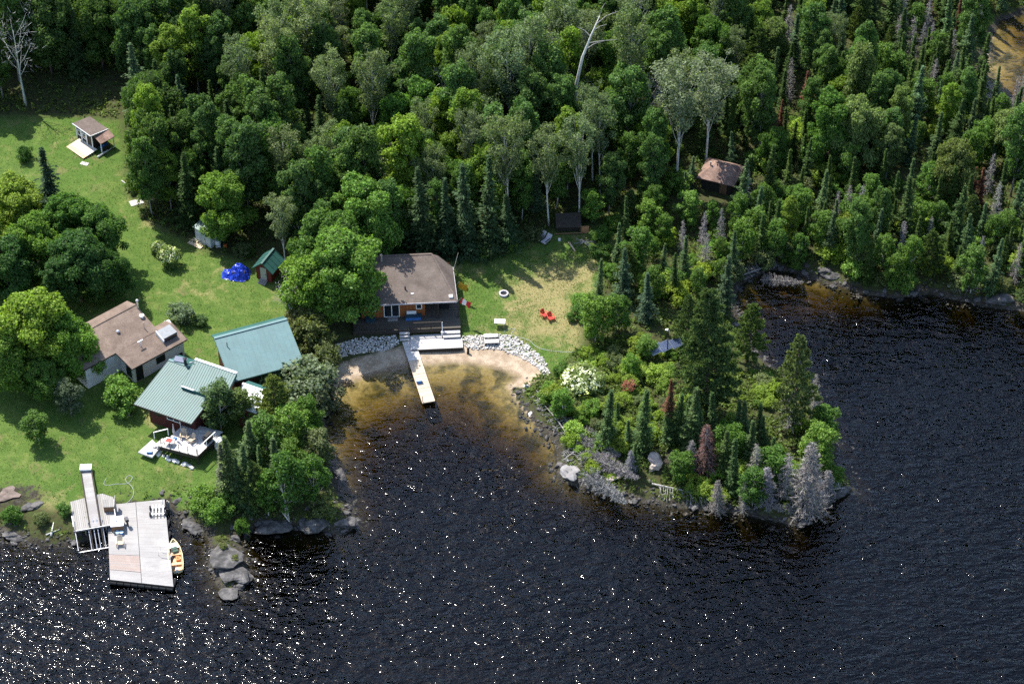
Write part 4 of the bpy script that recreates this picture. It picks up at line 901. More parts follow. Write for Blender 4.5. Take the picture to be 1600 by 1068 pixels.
# ---------------------------------------------------------------- teal-roofed house
def teal_house():
    c = at(300, 640); g = c.z; t = thing('house', 'teal metal-roofed house with dark red walls and white deck', 'house', (c.x, c.y, g)); B = Vector((c.x, c.y, g))
    L = lambda x, y, h: V3(pz(x, y, g+h))-B
    # front wing
    e0, e1, t0 = L(209, 631, 3.3), L(299, 662, 3.3), L(264, 562, 4.5); t1 = e1+(t0-e0)
    rf = MB().slab([e0, e1, t1, t0], .13).build('roof', 'metal_teal', t); ribs(rf, e0, e1, t0, t1, .29, 'metal_teal')
    u = (e1-e0).normalized(); v = (t0-e0); vh = Vector((v.x, v.y, 0)); vh.normalize(); z = Vector((0, 0, 1))
    b0, b1 = t0+vh*1.9-z*.75, t1+vh*1.9-z*.75
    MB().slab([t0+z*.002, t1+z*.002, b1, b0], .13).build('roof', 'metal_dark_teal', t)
    MB().beam(t0+z*.04, t0.lerp(t1, .36)+z*.04, .3, .06).build('ridge_cap', 'metal_teal_pale', rf)
    MB().beam(e0-z*.09+vh*-.03, e1-z*.09+vh*-.03, .05, .16).beam(e1-z*.09+u*.03, t1-z*.09+u*.03, .05, .16).build('fascia', 'dark_wood', rf)
    pf = plane_z(e0, e1, t0); pb = plane_z(t0, t1, b0)
    fx = lambda a, b: e0+u*a+vh*b
    Wd = (e1-e0).length; Dp = Vector((v.x, v.y)).length
    foot = [fx(.9, 1.25), fx(Wd-.5, 1.25), fx(Wd-.5, Dp-.05), fx(.9, Dp-.05)]
    MB().prism(foot, -.4, lambda p: pf(p)-.135).build('wall', 'wood_red', t)
    foot2 = [fx(.9, Dp-.04), fx(Wd-.5, Dp-.04), fx(Wd-.5, Dp+1.6), fx(.9, Dp+1.6)]
    MB().prism(foot2, -.4, lambda p: pb(p)-.15).build('wall', 'wood_red', t)
    for a, w_ in ((1.6, .9), (3.2, 1.7), (5.4, .9)):
        window(t, (Vector((*fx(a, 1.247).xy, 1.35)), u, -vh), w_, 1.3 if w_ < 1 else 1.9, name='window' if w_ < 1 else 'patio_door', panes=1 if w_ < 1 else 2, frame='dark_wood' if w_ < 1 else 'white_paint')
    # raised section with pale caps
    r0, r1, q1, q0 = L(305, 561, 5.0), L(370, 583, 5.0), L(349, 626, 4.35), L(283, 603, 4.35)
    rs = MB().slab([q0, q1, r1, r0], .45).build('raised_roof', 'metal_teal', t); ribs(rs, q0+z*.002, q1+z*.002, r0+z*.002, r1+z*.002, .29, 'metal_teal')
    MB().beam(r0+z*.05, r1+z*.05, .32, .09).build('ridge_cap', 'white_paint', rs); MB().beam(q0+z*.03, q0.lerp(q1, .3)+z*.03, .16, .07).build('flashing', 'white_paint', rs)
    # chimney, roof panel and dish on the ridge
    m = L(283, 566, 4.7); MB().cyl(m+Vector((.5, -.2, -.5)), .17, 1.25, 10).build('chimney', 'dark_metal', rf); MB().cyl(m+Vector((.5, -.2, .76)), .26, .12, 10, .05).build('chimney_cap', 'dark_metal', rf)
    MB().slab([m+Vector((-.9, .3, .0)), m+Vector((.5, -.1, .0)), m+Vector((.7, .5, .2)), m+Vector((-.7, .9, .2))], .06).build('roof_panel', 'solar_cells', rf)
    MB().beam(m+Vector((.9, -.2, .0)), m+Vector((1.5, -.4, .5)), .08).beam(m+Vector((.9, .2, -.2)), m+Vector((1.6, .0, .1)), .1).build('bracket', 'silver', rf)
    MB().cyl(L(297, 593, 4.2), .16, .35, 8).build('roof_vent', 'plywood', rf)
    # right side: sloping roof over a porch, sun glare painted in as white
    p0, p1, p2 = L(379, 599, 3.7), L(414, 611, 3.7), L(403, 646, 3.0); p3 = p2+(p0-p1)
    pr_ = MB().slab([p3, p2, p1, p0], .12).build('porch_roof', 'metal_white_and_glare', t); ribs(pr_, p3, p2, p0, p1, .29, 'metal_white_and_glare'); MB().beam(p0+z*.04, p1+z*.04, .25, .07).build('ridge_cap', 'white_paint', pr_)
    cen = (p0+p1+p2+p3)/4; MB().prism([(cen+(q-cen)*.8) for q in (p3, p2, p1, p0)], -1.2, 2.9).build('wall', 'wood_red', t)
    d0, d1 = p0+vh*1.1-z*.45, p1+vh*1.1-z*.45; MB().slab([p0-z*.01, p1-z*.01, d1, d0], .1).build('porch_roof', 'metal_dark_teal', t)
    # large back wing
    s0, s1 = L(334.5, 528, 4.9), L(448, 498, 4.9); k1 = L(475, 566, 3.0); k0 = k1+(s0-s1)
    bw = MB().slab([k0, k1, s1, s0], .13).build('roof', 'metal_teal_pale', t); ribs(bw, k0, k1, s0, s1, .6, 'metal_teal_pale', .02, .035)
    uu = (s1-s0).normalized(); vv = (s0-k0); vv = Vector((vv.x, vv.y, 0)).normalized()
    h0, h1 = s0+vv*1.3-z*.6, s1+vv*1.3-z*.6
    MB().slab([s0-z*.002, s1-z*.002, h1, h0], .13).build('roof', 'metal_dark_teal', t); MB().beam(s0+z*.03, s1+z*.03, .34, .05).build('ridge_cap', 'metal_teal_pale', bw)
    MB().beam(k0-z*.1-vv*.03, k1-z*.1-vv*.03, .05, .2).beam(s0-z*.1-uu*.03, k0-z*.1-uu*.03, .05, .18).build('fascia', 'metal_dark_teal', bw)
    MB().cyl(L(355, 541, 4.45), .05, .6, 8).build('vent_pipe', 'dark_metal', bw)
    pk = plane_z(k0, k1, s0); ph = plane_z(s0, s1, h0)
    Ds = (Vector((s0-k0).xy)).length; Ws = (k1-k0).length; fk = lambda a, b: k0+uu*a+vv*b
    MB().prism([fk(.5, .6), fk(Ws-.5, .6), fk(Ws-.5, Ds-.02), fk(.5, Ds-.02)], -.6, lambda p: pk(p)-.14).build('wall', 'wood_red', t)
    MB().prism([fk(.5, Ds-.01), fk(Ws-.5, Ds-.01), fk(Ws-.5, Ds+.95), fk(.5, Ds+.95)], -.6, lambda p: ph(p)-.16).build('wall', 'wood_red', t)
    # white deck in front
    dz = 1.15; A, Bq = L(250, 697, dz), L(304, 711, dz); du = (Bq-A).normalized(); dv = Vector((-du.y, du.x, 0)); W2 = (Bq-A).length+.35
    fd = lambda a, b, h=0: A+du*a+dv*b+z*h
    dk = MB().prism([fd(0, 0), fd(W2, 0), fd(W2+1.0, 4.4), fd(1.0, 4.4)], dz-.14, dz).build('deck', 'deck_white', t)
    MB().beam(fd(0, -.03, -.22), fd(W2, -.03, -.22), .05, .42).beam(fd(W2+.03, 0, -.22), fd(W2+1.03, 4.2, -.22), .05, .42).build('skirt_board', 'dark_wood', dk)
    for a in (.15, W2*.5, W2-.15):
        for b in (.2, 2.6): p = fd(a+b*.23, b); MB().beam((p.x, p.y, -.8), (p.x, p.y, dz-.16), .14).build('post', 'dark_wood', dk)
    rl = MB().beam(fd(.1, .08, .95), fd(W2-.1, .08, .95), .03).beam(fd(.1, .08, .5), fd(W2-.1, .08, .5), .02).build('railing', 'dark_metal', dk)
    for k in range(5): p = fd(.1+(W2-.2)*k/4, .08); MB().beam(p, p+z*.98, .06).build('post', 'dark_metal', rl)
    railing(dk, fd(W2-.05, .2), fd(W2+.7, 3.2), .95, 'white_paint', 1.6, mid=False); railing(dk, fd(.1, 1.9), fd(-1.1, .9), .95, 'white_paint', 1.6, mid=False, name='handrail')
    for k in range(3): MB().prism([fd(-.05-.36*k, .25), fd(-.38-.36*k, .25), fd(.05-.36*k, 1.8), fd(.38-.36*k, 1.8)], dz-.36-.2*k, dz-.22-.2*k).build('stair_tread', 'deck_white', dk)
    lp = MB().prism([fd(-2.3, -.9), fd(-.5, -1.1), fd(-.35, .6), fd(-1.7, 1.4)], .16, .36).build('landing', 'deck_white', t)
    MB().cyl(fd(1.05, 3.1), .04, 1.9, 8).build('lamp_post', 'white_paint', dk)
    gl = bmesh.new(); bmesh.ops.create_icosphere(gl, subdivisions=2, radius=.14); me = bpy.data.meshes.new('lamp_globe'); gl.to_mesh(me); gl.free(); me.materials.append(MATS['white_paint']); lo = part('lamp_globe', me, dk); lo.location = fd(1.05, 3.1, 2.0)
    return t, (lambda a, b, h=0: fd(a, b, h)+B), math.atan2(du.y, du.x)
house, DK, DKA = teal_house()
# things on the white deck
def deck_chair(label, loc, rz, mat, group=None, s=1.0, name='adirondack_chair'):
    t = thing(name, label, 'chair', loc, rz, group, s)
    for k in range(5): MB().box(-.28+.115*k, -.18+.115*k, -.28, .28, .36-.0, .385).build('seat_slat', mat, t)
    for k in range(5):
        m = MB(); x = -.29+.115*k; h = .98-.05*abs(k-2); m.add([(x, .26, .36), (x+.1, .26, .36), (x+.1, .285, .37), (x, .285, .37), (x, .55, h), (x+.1, .55, h), (x+.1, .575, h), (x, .575, h)], [(3,2,1,0),(4,5,6,7),(0,1,5,4),(1,2,6,5),(2,3,7,6),(3,0,4,7)]); m.build('back_slat', mat, t)
    for sx in (-1, 1):
        MB().box(sx*.36-.05, sx*.36+.05, -.38, .42, .56, .585).build('armrest', mat, t); MB().box(sx*.36-.035, sx*.36+.035, -.33, -.25, 0, .557).build('leg', mat, t)
        MB().beam((sx*.33, -.3, .36), (sx*.33, .55, .04), .04, .1).build('leg', mat, t)
    return t
deck_chair('left wooden armchair on the white deck', DK(1.9, 2.1), DKA+R(20), 'plywood'); deck_chair('right wooden armchair on the white deck', DK(2.9, 1.75), DKA+R(-25), 'plywood')
box_thing('barbecue', 'barbecue under a black cover at the right rail of the deck', 'barbecue', DK(4.6, 2.5), DKA+R(80), [('cover', 'black_rubber', [(-.55, .55, -.3, .3, .12, .9), (-.45, .45, -.24, .24, .9, 1.08)]), ('leg', 'dark_metal', [(-.5, -.44, -.25, -.19, 0, .118)]), ('leg', 'dark_metal', [(.44, .5, -.25, -.19, 0, .118)]), ('leg', 'dark_metal', [(-.5, -.44, .19, .25, 0, .118)]), ('leg', 'dark_metal', [(.44, .5, .19, .25, 0, .118)])])
box_thing('patio_table', 'small table with a dark red cloth at the front deck rail', 'table', DK(.85, .65), DKA, [('tabletop', 'white_paint', [(-.5, .5, -.38, .38, .55, .6)]), ('tablecloth', 'red_paint', [(-.36, .36, -.3, .3, .603, .615)]), ('leg', 'dark_metal', [(-.45, -.4, -.33, -.28, 0, .547)]), ('leg', 'dark_metal', [(.4, .45, -.33, -.28, 0, .547)]), ('leg', 'dark_metal', [(-.45, -.4, .28, .33, 0, .547)]), ('leg', 'dark_metal', [(.4, .45, .28, .33, 0, .547)])])
def parasol():
    p = DK(1.0, 1.6); t = thing('parasol', 'closed grey parasol on a blue foot on the white deck', 'parasol', p)
    MB().cyl((0,0,0), .3, .12, 12, .2).build('foot', 'blue_plastic', t); MB().cyl((0,0,.1), .025, 2.1, 6).build('pole', 'silver', t); MB().tube([(0,0,.95),(0,0,1.3),(0,0,2.15)], [.14,.12,.03], 8).build('canopy', 'pad_grey', t)
parasol()
box_thing('kick_scooter_box', 'blue plastic tub on the low landing left of the deck', 'tub', DK(-1.1, -.55, -.79), DKA+R(20), [('body', 'blue_plastic', [(-.28, .28, -.2, .2, 0, .26)]), ('rim', 'light_blue', [(-.31, .31, -.23, .23, .262, .3)])]).name = 'plastic_tub'
box_thing('storage_cabinet', 'white cabinet standing just outside the right deck rail', 'cabinet', DK(5.6, 3.1, -1.3), DKA+R(60), [('body', 'white_paint', [(-.45, .45, -.3, .3, 0, 1.25)]), ('lid', 'white_paint', [(-.48, .48, -.33, .33, 1.253, 1.33)])])

# ---------------------------------------------------------------- white-walled cottage on the left
plain('skylight_grey', (.22, .23, .24), .6, .15)
def white_cottage():
    g = at(215, 590).z; o = pz(212.6, 573, g+2.6); t = thing('cottage', 'white-walled cottage with an angular tan shingle roof', 'cottage', (o[0], o[1], g), R(41.5))
    z = Vector((0, 0, 1))
    # long front slope (gentle), upper slope to the ridge, short back slope
    P = lambda u, v, w: Vector((u, v, w))
    f = MB().slab([P(-.55,0,2.6), P(7.0,0,2.6), P(6.95,2.65,3.27), P(-.75,2.75,3.3)], .14)
    rf = f.build('roof', 'shingle_tan', t)
    m = MB().slab([P(-5.0,2.755,3.3), P(5.0,2.755,3.3), P(5.05,7.05,4.35), P(-5.0,7.05,4.35)], .14).slab([P(-5.0,7.055,4.35), P(5.05,7.055,4.35), P(5.05,8.8,3.75), P(-5.0,8.8,3.75)], .14).build('roof', 'shingle_tan', t)
    MB().slab([P(5.01,2.66,3.27), P(6.95,2.66,3.27), P(6.95,4.0,2.8), P(5.01,4.0,2.8)], .13).build('roof', 'shingle_tan', t)
    MB().beam(P(-5,7.05,4.38), P(5.05,7.05,4.38), .28, .05).build('ridge_cap', 'shingle_tan', m)
    MB().beam(P(-.55,-.03,2.53), P(7.0,-.03,2.53), .04, .17).beam(P(7.03,0,2.53), P(6.98,2.65,3.2), .04, .17).beam(P(-.58,0,2.53), P(-.78,2.75,3.22), .04, .17).beam(P(-5.0,2.72,3.22), P(-.8,2.72,3.22), .04, .17).build('fascia', 'dark_wood', rf)
    MB().prism([(-.15,.4), (6.7,.4), (6.7,3.6), (-.15,3.6)], -.3, lambda p: (2.6+.25*p[1] if p[1] < 2.7 else 3.27-.35*(p[1]-2.66))-.15).build('wall', 'siding_white', t)
    MB().prism([(-4.7,3.05), (-.16,3.05), (-.16,3.62), (4.75,3.62), (4.75,7.0), (-4.7,7.0)], -.3, lambda p: 3.3+.244*(p[1]-2.755)-.16).build('wall', 'siding_white', t)
    MB().box(-4.7, 4.75, 7.001, 8.4, -.3, 3.7).build('wall', 'siding_white', t)
    window(t, ((2.9, .397, .95), (1,0,0), (0,-1,0)), 1.2, .95, name='window', frame='dark_wood'); window(t, ((.1, .397, .05), (1,0,0), (0,-1,0)), .95, 2.0, name='door', frame='dark_wood'); window(t, ((5.9, .397, .15), (1,0,0), (0,-1,0)), .5, .6, name='window', frame='dark_wood')
    window(t, ((-.153, 1.9, .3), (0,-1,0), (-1,0,0)), 1.0, 1.9, name='door', frame='dark_wood')
    # boxed skylight at the right end of the front slope
    sk = MB().prism([(4.5,.9), (6.35,.9), (6.35,2.3), (4.5,2.3)], lambda p: 2.62+.25*p[1], lambda p: 3.36+.16*p[1]).build('skylight_box', 'skylight_grey', t)
    MB().add([(4.62,.896,2.95),(6.23,.896,2.95),(6.23,.896,3.45),(4.62,.896,3.45),(4.62,.85,2.95),(6.23,.85,2.95),(6.23,.85,3.45),(4.62,.85,3.45)], [(3,2,1,0),(4,5,6,7),(0,1,5,4),(1,2,6,5),(2,3,7,6),(3,0,4,7)]).build('pane', 'window_glass', sk)
    MB().beam((4.45,.85,3.12), (4.45,2.35,3.6), .1, .5).build('frame', 'white_paint', sk)
    for u, v, r, h, mat in ((5.0,6.5,.13,1.15,'silver'),(4.6,5.2,.2,.3,'white_paint'),(3.9,3.8,.05,.8,'silver'),(1.1,4.9,.14,.25,'silver'),(-1.8,6.2,.1,.3,'silver')):
        w_ = 3.3+.244*(v-2.755); q = MB().cyl((u, v, w_-.05), r, h, 10); (q.cyl((u, v, w_+h), r*1.5, .1, 10, r*.6)); q.build('chimney' if h > 1 else 'roof_vent', mat, m)
    a = MB().cyl((2.1,2.0,3.0), .04, .9, 6).beam((1.75,2.0,3.88), (2.45,2.0,3.88), .12).build('antenna', 'white_paint', rf)
    return t
white_cottage()
box_thing('lawn_bin', 'grey bin behind the white cottage gable end', 'bin', at(263, 512), R(30), [('body', 'pad_grey', [(-.3, .3, -.3, .3, 0, .8)]), ('lid', 'silver', [(-.33, .33, -.33, .33, .803, .9)])]).name = 'waste_bin'
# ---------------------------------------------------------------- sheds
def red_shed():
    p = at(413, 438); t = thing('shed', 'small red shed with a dark teal gable roof', 'shed', p, R(-24))
    h, rz_, y1 = 2.0, 2.85, 2.4
    MB().add([(-1,0,-.2),(1,0,-.2),(1,0,h),(0,0,rz_-.16),(-1,0,h),(-1,y1,-.2),(1,y1,-.2),(1,y1,h),(0,y1,rz_-.16),(-1,y1,h)], [(0,1,2,3,4),(9,8,7,6,5),(0,5,6,1),(1,6,7,2),(4,9,5,0)]).build('wall', 'wood_red_bright', t)
    for s in (-1, 1):
        e = [(s*1.4,-.35,h-.35),(s*1.4,y1+.3,h-.35),(0,y1+.3,rz_),(0,-.35,rz_)]; e = e if s > 0 else e[::-1]
        r = MB().slab(e, .08).build('roof', 'metal_dark_teal', t)
        for k in range(5): yy = -.3+(y1+.55)*k/4; MB().beam((s*1.38,yy,h-.32), (s*.02,yy,rz_+.03), .05, .04).build('seam', 'metal_dark_teal', r)
    MB().box(-.12, .12, -.37, y1+.32, rz_+.005, rz_+.05).build('ridge_cap', 'metal_dark_teal', t)
    d = MB().box(-.42, .38, -.05, -.003, .1, 1.95).build('door', 'door_tan', t); MB().box(.24, .3, -.09, -.052, .95, 1.1).build('handle', 'dark_metal', d)
    for k in range(2): MB().box(-.55, .5, -.42-.35*k, -.06-.35*k, -.2, .16-.16*k).build('step', 'deck_grey', t)
red_shed()
def white_shed():
    p = at(318, 381); t = thing('shed', 'pale green-white shed half hidden by the trees', 'shed', p, R(-38))
    MB().box(-1.25, 1.25, 0, 2.2, -.2, 1.95).build('wall', 'siding_white', t); MB().slab([(-1.45,-.12,1.97),(1.45,-.12,1.97),(1.45,2.4,2.5),(-1.45,2.4,2.5)], .08).build('roof', 'metal_dark_teal', t)
    d = MB().box(-.45, .45, -.05, -.003, 0, 1.8).build('door', 'metal_white_and_glare', t); MB().box(.3, .36, -.09, -.052, .85, 1.0).build('handle', 'dark_metal', d)
white_shed()
box_thing('plywood_sheet', 'tan plywood sheet lying before the half-hidden shed', 'plywood', at(309, 381), R(-35), [('sheet', 'plywood', [(-1.1, .9, -.6, .6, .02, .09)]), ('cleat', 'brown_board', [(-1.0, -.9, -.55, .55, -.06, .018)])])
box_thing('water_barrel', 'white barrel beside the half-hidden shed', 'barrel', at(341, 384), 0, [('base', 'white_paint', [(-.3, .3, -.3, .3, 0, .1)])]).name = 'white_barrel'
wb = [o for o in col.objects if o.name == 'white_barrel'][0]; MB().tube([(0,0,.101),(0,0,.45),(0,0,.85)], [.3,.36,.3], 12).build('body', 'white_paint', wb, True)
box_thing('storage_crate', 'blue crate leaning by the half-hidden shed', 'crate', at(338, 375), R(20), [('body', 'blue_plastic', [(-.5, .5, -.3, .3, 0, .6)]), ('lid', 'tarp_blue', [(-.53, .53, -.33, .33, .603, .67)])])
box_thing('fuel_can', 'orange jug on the grass beside the white barrel', 'jug', at(352, 386), 0, [('body', 'orange_plastic', [(-.2, .2, -.15, .15, 0, .4)]), ('cap', 'dark_metal', [(-.06, .06, -.06, .06, .402, .5)])])
def tarp_pile():
    p = at(368, 432); t = thing('tarp_pile', 'pile under a crumpled bright blue tarp beside the red shed', 'tarp', p)
    n = 34; V = []; F = []
    for j in range(n+1):
        for i in range(n+1):
            x = -1.7+3.4*i/n; y = -1.15+2.7*j/n
            h = max(1.55*math.exp(-(abs(x-.45)/.95)**3-(abs(y-.35)/.95)**3), .62*math.exp(-(abs(x+1.0)/.55)**3-(abs(y-.3)/.75)**3))
            h += (.08*math.sin(9*x+3*math.sin(4*y))+.07*math.sin(8*y-2*x)+.05*rnd.uniform(-1, 1))*min(1, h*2.2)
            V.append((x+.06*rnd.uniform(-1, 1), y+.06*rnd.uniform(-1, 1), h-.05))
    keep = lambda f: max(V[q][2] for q in f) > .10
    for j in range(n):
        for i in range(n):
            a = j*(n+1)+i; f = (a, a+1, a+n+2, a+n+1)
            if keep(f): F.append(f)
    MB().add(V, F).build('tarp', 'tarp_blue', t); MB().box(-.3, 1.2, -.35, 1.0, 0, .9).build('load', 'dark_wood', t)
    for x, y in ((-1.2,-.35),(.3,-.75),(1.35,-.5)): MB().cyl((x, y, 0), .12, .12, 7, .08).build('weight_stone', 'stone_pale', t)
tarp_pile()
def far_shed():
    p = at(146, 234); g = p.z; o = pz(146, 234, g); t = thing('shed', 'grey shed with white corner posts on the far left lawn', 'shed', (o[0], o[1], g), R(-45)); # origin at the corner nearest the camera; -u runs back-left along the front
    MB().prism([(-3.2,0),(0,0),(0,2.2),(-3.2,2.2)], -.2, lambda q: 2.35-.12*q[1]).build('wall', 'dark_wood', t)
    MB().slab([(-3.45,-.3,2.45),(.25,-.3,2.45),(.25,2.4,2.12),(-3.45,2.4,2.12)], .1).build('roof', 'shingle_brown', t)
    MB().slab([(.26,.2,2.1),(1.5,.2,1.6),(1.5,2.4,1.6),(.26,2.4,2.1)], .08).build('side_roof', 'shingle_old', t)
    MB().beam((-3.45,-.33,2.40),(.25,-.33,2.40),.05,.15).beam((.28,-.3,2.40),(.28,2.4,2.07),.05,.15).build('trim', 'white_paint', t)
    for u in (-3.15, -2.1, -1.05, .06): MB().box(u-.07, u+.07, -.09, -.003, -.1, 2.3).build('corner_post', 'white_paint', t)
    for u in (-2.75, -1.7): window(t, ((u-.2, -.003, .9), (1,0,0), (0,-1,0)), .7, .8, name='window')
    MB().beam((1.4,.3,-.1),(1.4,.3,1.55),.1).build('post', 'white_paint', t); MB().beam((1.4,2.2,-.1),(1.4,2.2,1.55),.1).build('post', 'white_paint', t)
    for k in range(5): MB().box(.5+.18*k, .62+.18*k, .5, 1.6, .0, .55+.1*(k % 3)).build('stored_board', ['navy_canvas', 'dark_wood', 'blue_plastic'][k % 3], t)
far_shed()
plain('plank_pale', (.56, .52, .44), .8, .12); plain('plank_orange', (.62, .40, .26), .8, .12)
def plank_ramp():
    p = at(129, 234); t = thing('plank_ramp', 'wide pale plank platform in front of the far grey shed', 'platform', p, R(-45), None, (1.05, 1.2, 1))
    for k in range(7): MB().box(-1.7, 1.55, -.95+.27*k, -.70+.27*k, .10+.03*k, .15+.03*k).build('plank', 'plank_pale' if k > 1 else 'plank_orange', t)
    for x in (-1.4, 0, 1.3): MB().box(x-.05, x+.05, -.9, .9, -.05, .095).build('bearer', 'dark_wood', t)
plank_ramp()
def log_thing(label, a, b, r, mat='bark_grey', name='log', branches=0, bl=.8, down=None):
    a, b = V3(a), V3(b); t = thing(name, label, name.replace('_', ' '), a); d = b-a
    m = MB(); m.tube([(0,0,r), d*.5+Vector((0,0,r*1.1)), d+Vector((0,0,r*.6))], [r, r*.8, r*.35], 7); m.build('trunk', mat, t, True)
    for k in range(branches):
        f = .12+.85*k/branches; s = rnd.choice((-1, 1)) if down is None else 1; dn = d.normalized(); sd = Vector((-dn.y, dn.x, 0))*s if down is None else V3(down).normalized()
        q = d*f+Vector((0,0,r)); L = bl*(1.15-.6*f)*rnd.uniform(.6, 1.2); e = q+sd*L+dn*rnd.uniform(-.3, .3)*L+Vector((0, 0, rnd.uniform(-.05, .45)*L if down is None else rnd.uniform(-.4, 0)*L))
        bm_ = MB().tube([q, q.lerp(e, .5)+Vector((0,0,.06)), e], [r*.42, r*.3, .012], 4); br = bm_.build('branch', mat, t)
        C = np.array([q.lerp(e, rnd.uniform(.25, 1)) for _ in range(9)]); T = unit(rng.normal(size=C.shape)+np.array(sd)*.8); S = (.2+.35*rng.random(len(C)))[:, None]*min(1, bl); B = unit(np.cross(T, rdir(len(T))))*.026
        Vv = np.stack([C-B, C+B, C+T*S+B*.4, C+T*S-B*.4], 1).reshape(-1, 3)
        tw = part('twigs', np_mesh('twigs', Vv, np.arange(len(Vv)).reshape(-1, 4), 'twig_dry', rng.random(len(C))), br, (.30, .285, .27)); tw['kind'] = 'stuff'
    return t
log_thing('pale log lying on the grass beside the far grey shed', at(153, 247), at(178, 231), .16, 'bark_white')
log_thing('thin grey pole lying at the forest edge of the left lawn', at(190, 283), at(208, 296), .09)
def forest_hut():
    p = HUT; t = thing('hut', 'old hut with a needle-strewn hip roof in the trees', 'hut', (p.x, p.y, p.z), R(-22))
    MB().box(-1.9, 1.9, 0, 3.4, -.3, 2.0).build('wall', 'dark_wood', t)
    c = [(-2.4,-.5,1.95),(2.4,-.5,1.95),(2.4,3.9,1.95),(-2.4,3.9,1.95)]; r0, r1 = (-.6,1.7,3.35), (.6,1.7,3.35)
    rf = MB().slab([c[0],c[1],r1,r0], .1).slab([c[1],c[2],r1], .1).slab([c[2],c[3],r0,r1], .1).slab([c[3],c[0],r0], .1).build('roof', 'shingle_old', t)
    MB().beam((-.65,1.7,3.37),(.65,1.7,3.37),.25,.06).build('ridge_cap', 'shingle_old', rf); MB().cyl((-1.2,1.2,2.7), .1, .8, 8).build('chimney', 'silver', rf)
    d = MB().box(.5, 1.4, -.05, -.003, 0, 1.85).build('door', 'brown_board', t); MB().box(.6, .66, -.09, -.052, .9, 1.05).build('handle', 'dark_metal', d)
forest_hut()

# ---------------------------------------------------------------- big dock, ramp and boat
def big_dock():
    zt = .62; c = [pz(x, y, zt) for x, y in [(172,905),(271,916),(257,779),(167,788)]]; o = c[0]; rz = math.atan2(c[1][1]-o[1], c[1][0]-o[0])
    t = thing('floating_dock', 'large grey plank dock on the lake at the lower left', 'dock', (o[0], o[1], zt), rz); cs, sn = math.cos(-rz), math.sin(-rz)
    l = [((p[0]-o[0])*cs-(p[1]-o[1])*sn, (p[0]-o[0])*sn+(p[1]-o[1])*cs) for p in c]
    mid0 = ((l[0][0]+l[1][0])*.5, (l[0][1]+l[1][1])*.5); mid1 = ((l[2][0]+l[3][0])*.5, (l[2][1]+l[3][1])*.5)
    lerp = lambda a, b, f: (a[0]+(b[0]-a[0])*f, a[1]+(b[1]-a[1])*f)
    def strip(a, b, c_, d_, f0, f1, nm, mat, n):      # real planks between two edges a-d and b-c
        m = MB(); st = (f1-f0)/n
        for k in range(n):
            g0 = f0+st*k; g1 = g0+st*.9; dz = rnd.uniform(-.006, .006)
            m.prism([lerp(a, d_, g0), lerp(b, c_, g0), lerp(b, c_, g1), lerp(a, d_, g1)], -.05+dz, dz)
        return m.build(nm, mat, t, kind='stuff')
    A, B_, C_, D_ = l
    MB().prism([A, B_, C_, D_], -.32, -.07).build('frame', 'dark_wood', t)
    ml0, ml1 = lerp(mid0, A, .008), lerp(mid1, D_, .008); mr0, mr1 = lerp(mid0, B_, .008), lerp(mid1, C_, .008)
    strip(mr0, B_, C_, mr1, .003, .997, 'planks', 'deck_dock', 66); strip(A, ml0, ml1, D_, .003, .13, 'planks', 'deck_dock', 9); strip(A, ml0, ml1, D_, .134, .33, 'planks', 'deck_pink', 14); strip(A, ml0, ml1, D_, .334, .997, 'planks', 'deck_dock', 44)
    for k in range(9):
        p = lerp(lerp(A, B_, (k+.5)/9), lerp(D_, C_, (k+.5)/9), .012); m = MB(); m.tube([(p[0]-.33, p[1]-.12, -.42), (p[0]+.33, p[1]-.12, -.42)], .22, 10); m.build('float', 'black_rubber', t)
    for k in range(7):
        p = lerp(lerp(B_, C_, (k+.5)/7.5), lerp(A, D_, (k+.5)/7.5), -.012); m = MB(); m.tube([(p[0], p[1]-.5, -.40), (p[0], p[1]+.5, -.40)], .2, 8); m.build('float', 'black_rubber', t)
    p = lerp(B_, C_, .36)
    ld = MB()
    for s in (-.35, .35): ld.tube([(p[0]-1.15, p[1]+s*1.0, .02), (p[0]-1.1, p[1]+s, .75), (p[0]+.05, p[1]+s, .8), (p[0]+.12, p[1]+s, -.7)], .03, 6)
    l_ = ld.build('ladder_rails', 'silver', t)
    for k in range(3): MB().beam((p[0]+.12, p[1]-.35, -.1-.25*k), (p[0]+.12, p[1]+.35, -.1-.25*k), .05).build('rung', 'silver', l_)
boards('deck_dock', (.29, .275, .265), (.36, .345, .33), .9, 1, grey=(.27, .255, .245), gap=.0)
big_dock()
box_thing('work_table', 'white-topped work table on the big grey dock', 'table', V3(pz(184, 823, .62)), R(8), [('tabletop', 'white_paint', [(-.68, .68, -.75, .75, .86, .93)]), ('panel', 'brown_board', [(-.55, .55, -.68, -.62, .3, .857)]), ('leg', 'brown_board', [(-.6, -.5, -.68, -.58, 0, .857)]), ('leg', 'brown_board', [(.5, .6, -.68, -.58, 0, .857)]), ('leg', 'brown_board', [(-.6, -.5, .58, .68, 0, .857)]), ('leg', 'brown_board', [(.5, .6, .58, .68, 0, .857)])])
def bucket(label, px, py, z, mat):
    p = pz(px, py, z); t = thing('bucket', label, 'bucket', p); MB().tube([(0,0,0),(0,0,.34)], [.17,.21], 12).build('body', mat, t); MB().tube([(0,0,.30),(0,0,.345)], [.225,.225], 12).build('rim', 'light_blue', t)
bucket('blue bucket at the foot of the white-topped table', 190, 834, .62, 'blue_plastic'); bucket('white bucket beside the blue bucket on the dock', 184, 834, .62, 'white_paint')
deck_chair('weathered wooden armchair on the big dock', pz(188, 851, .62), R(5), 'plywood')
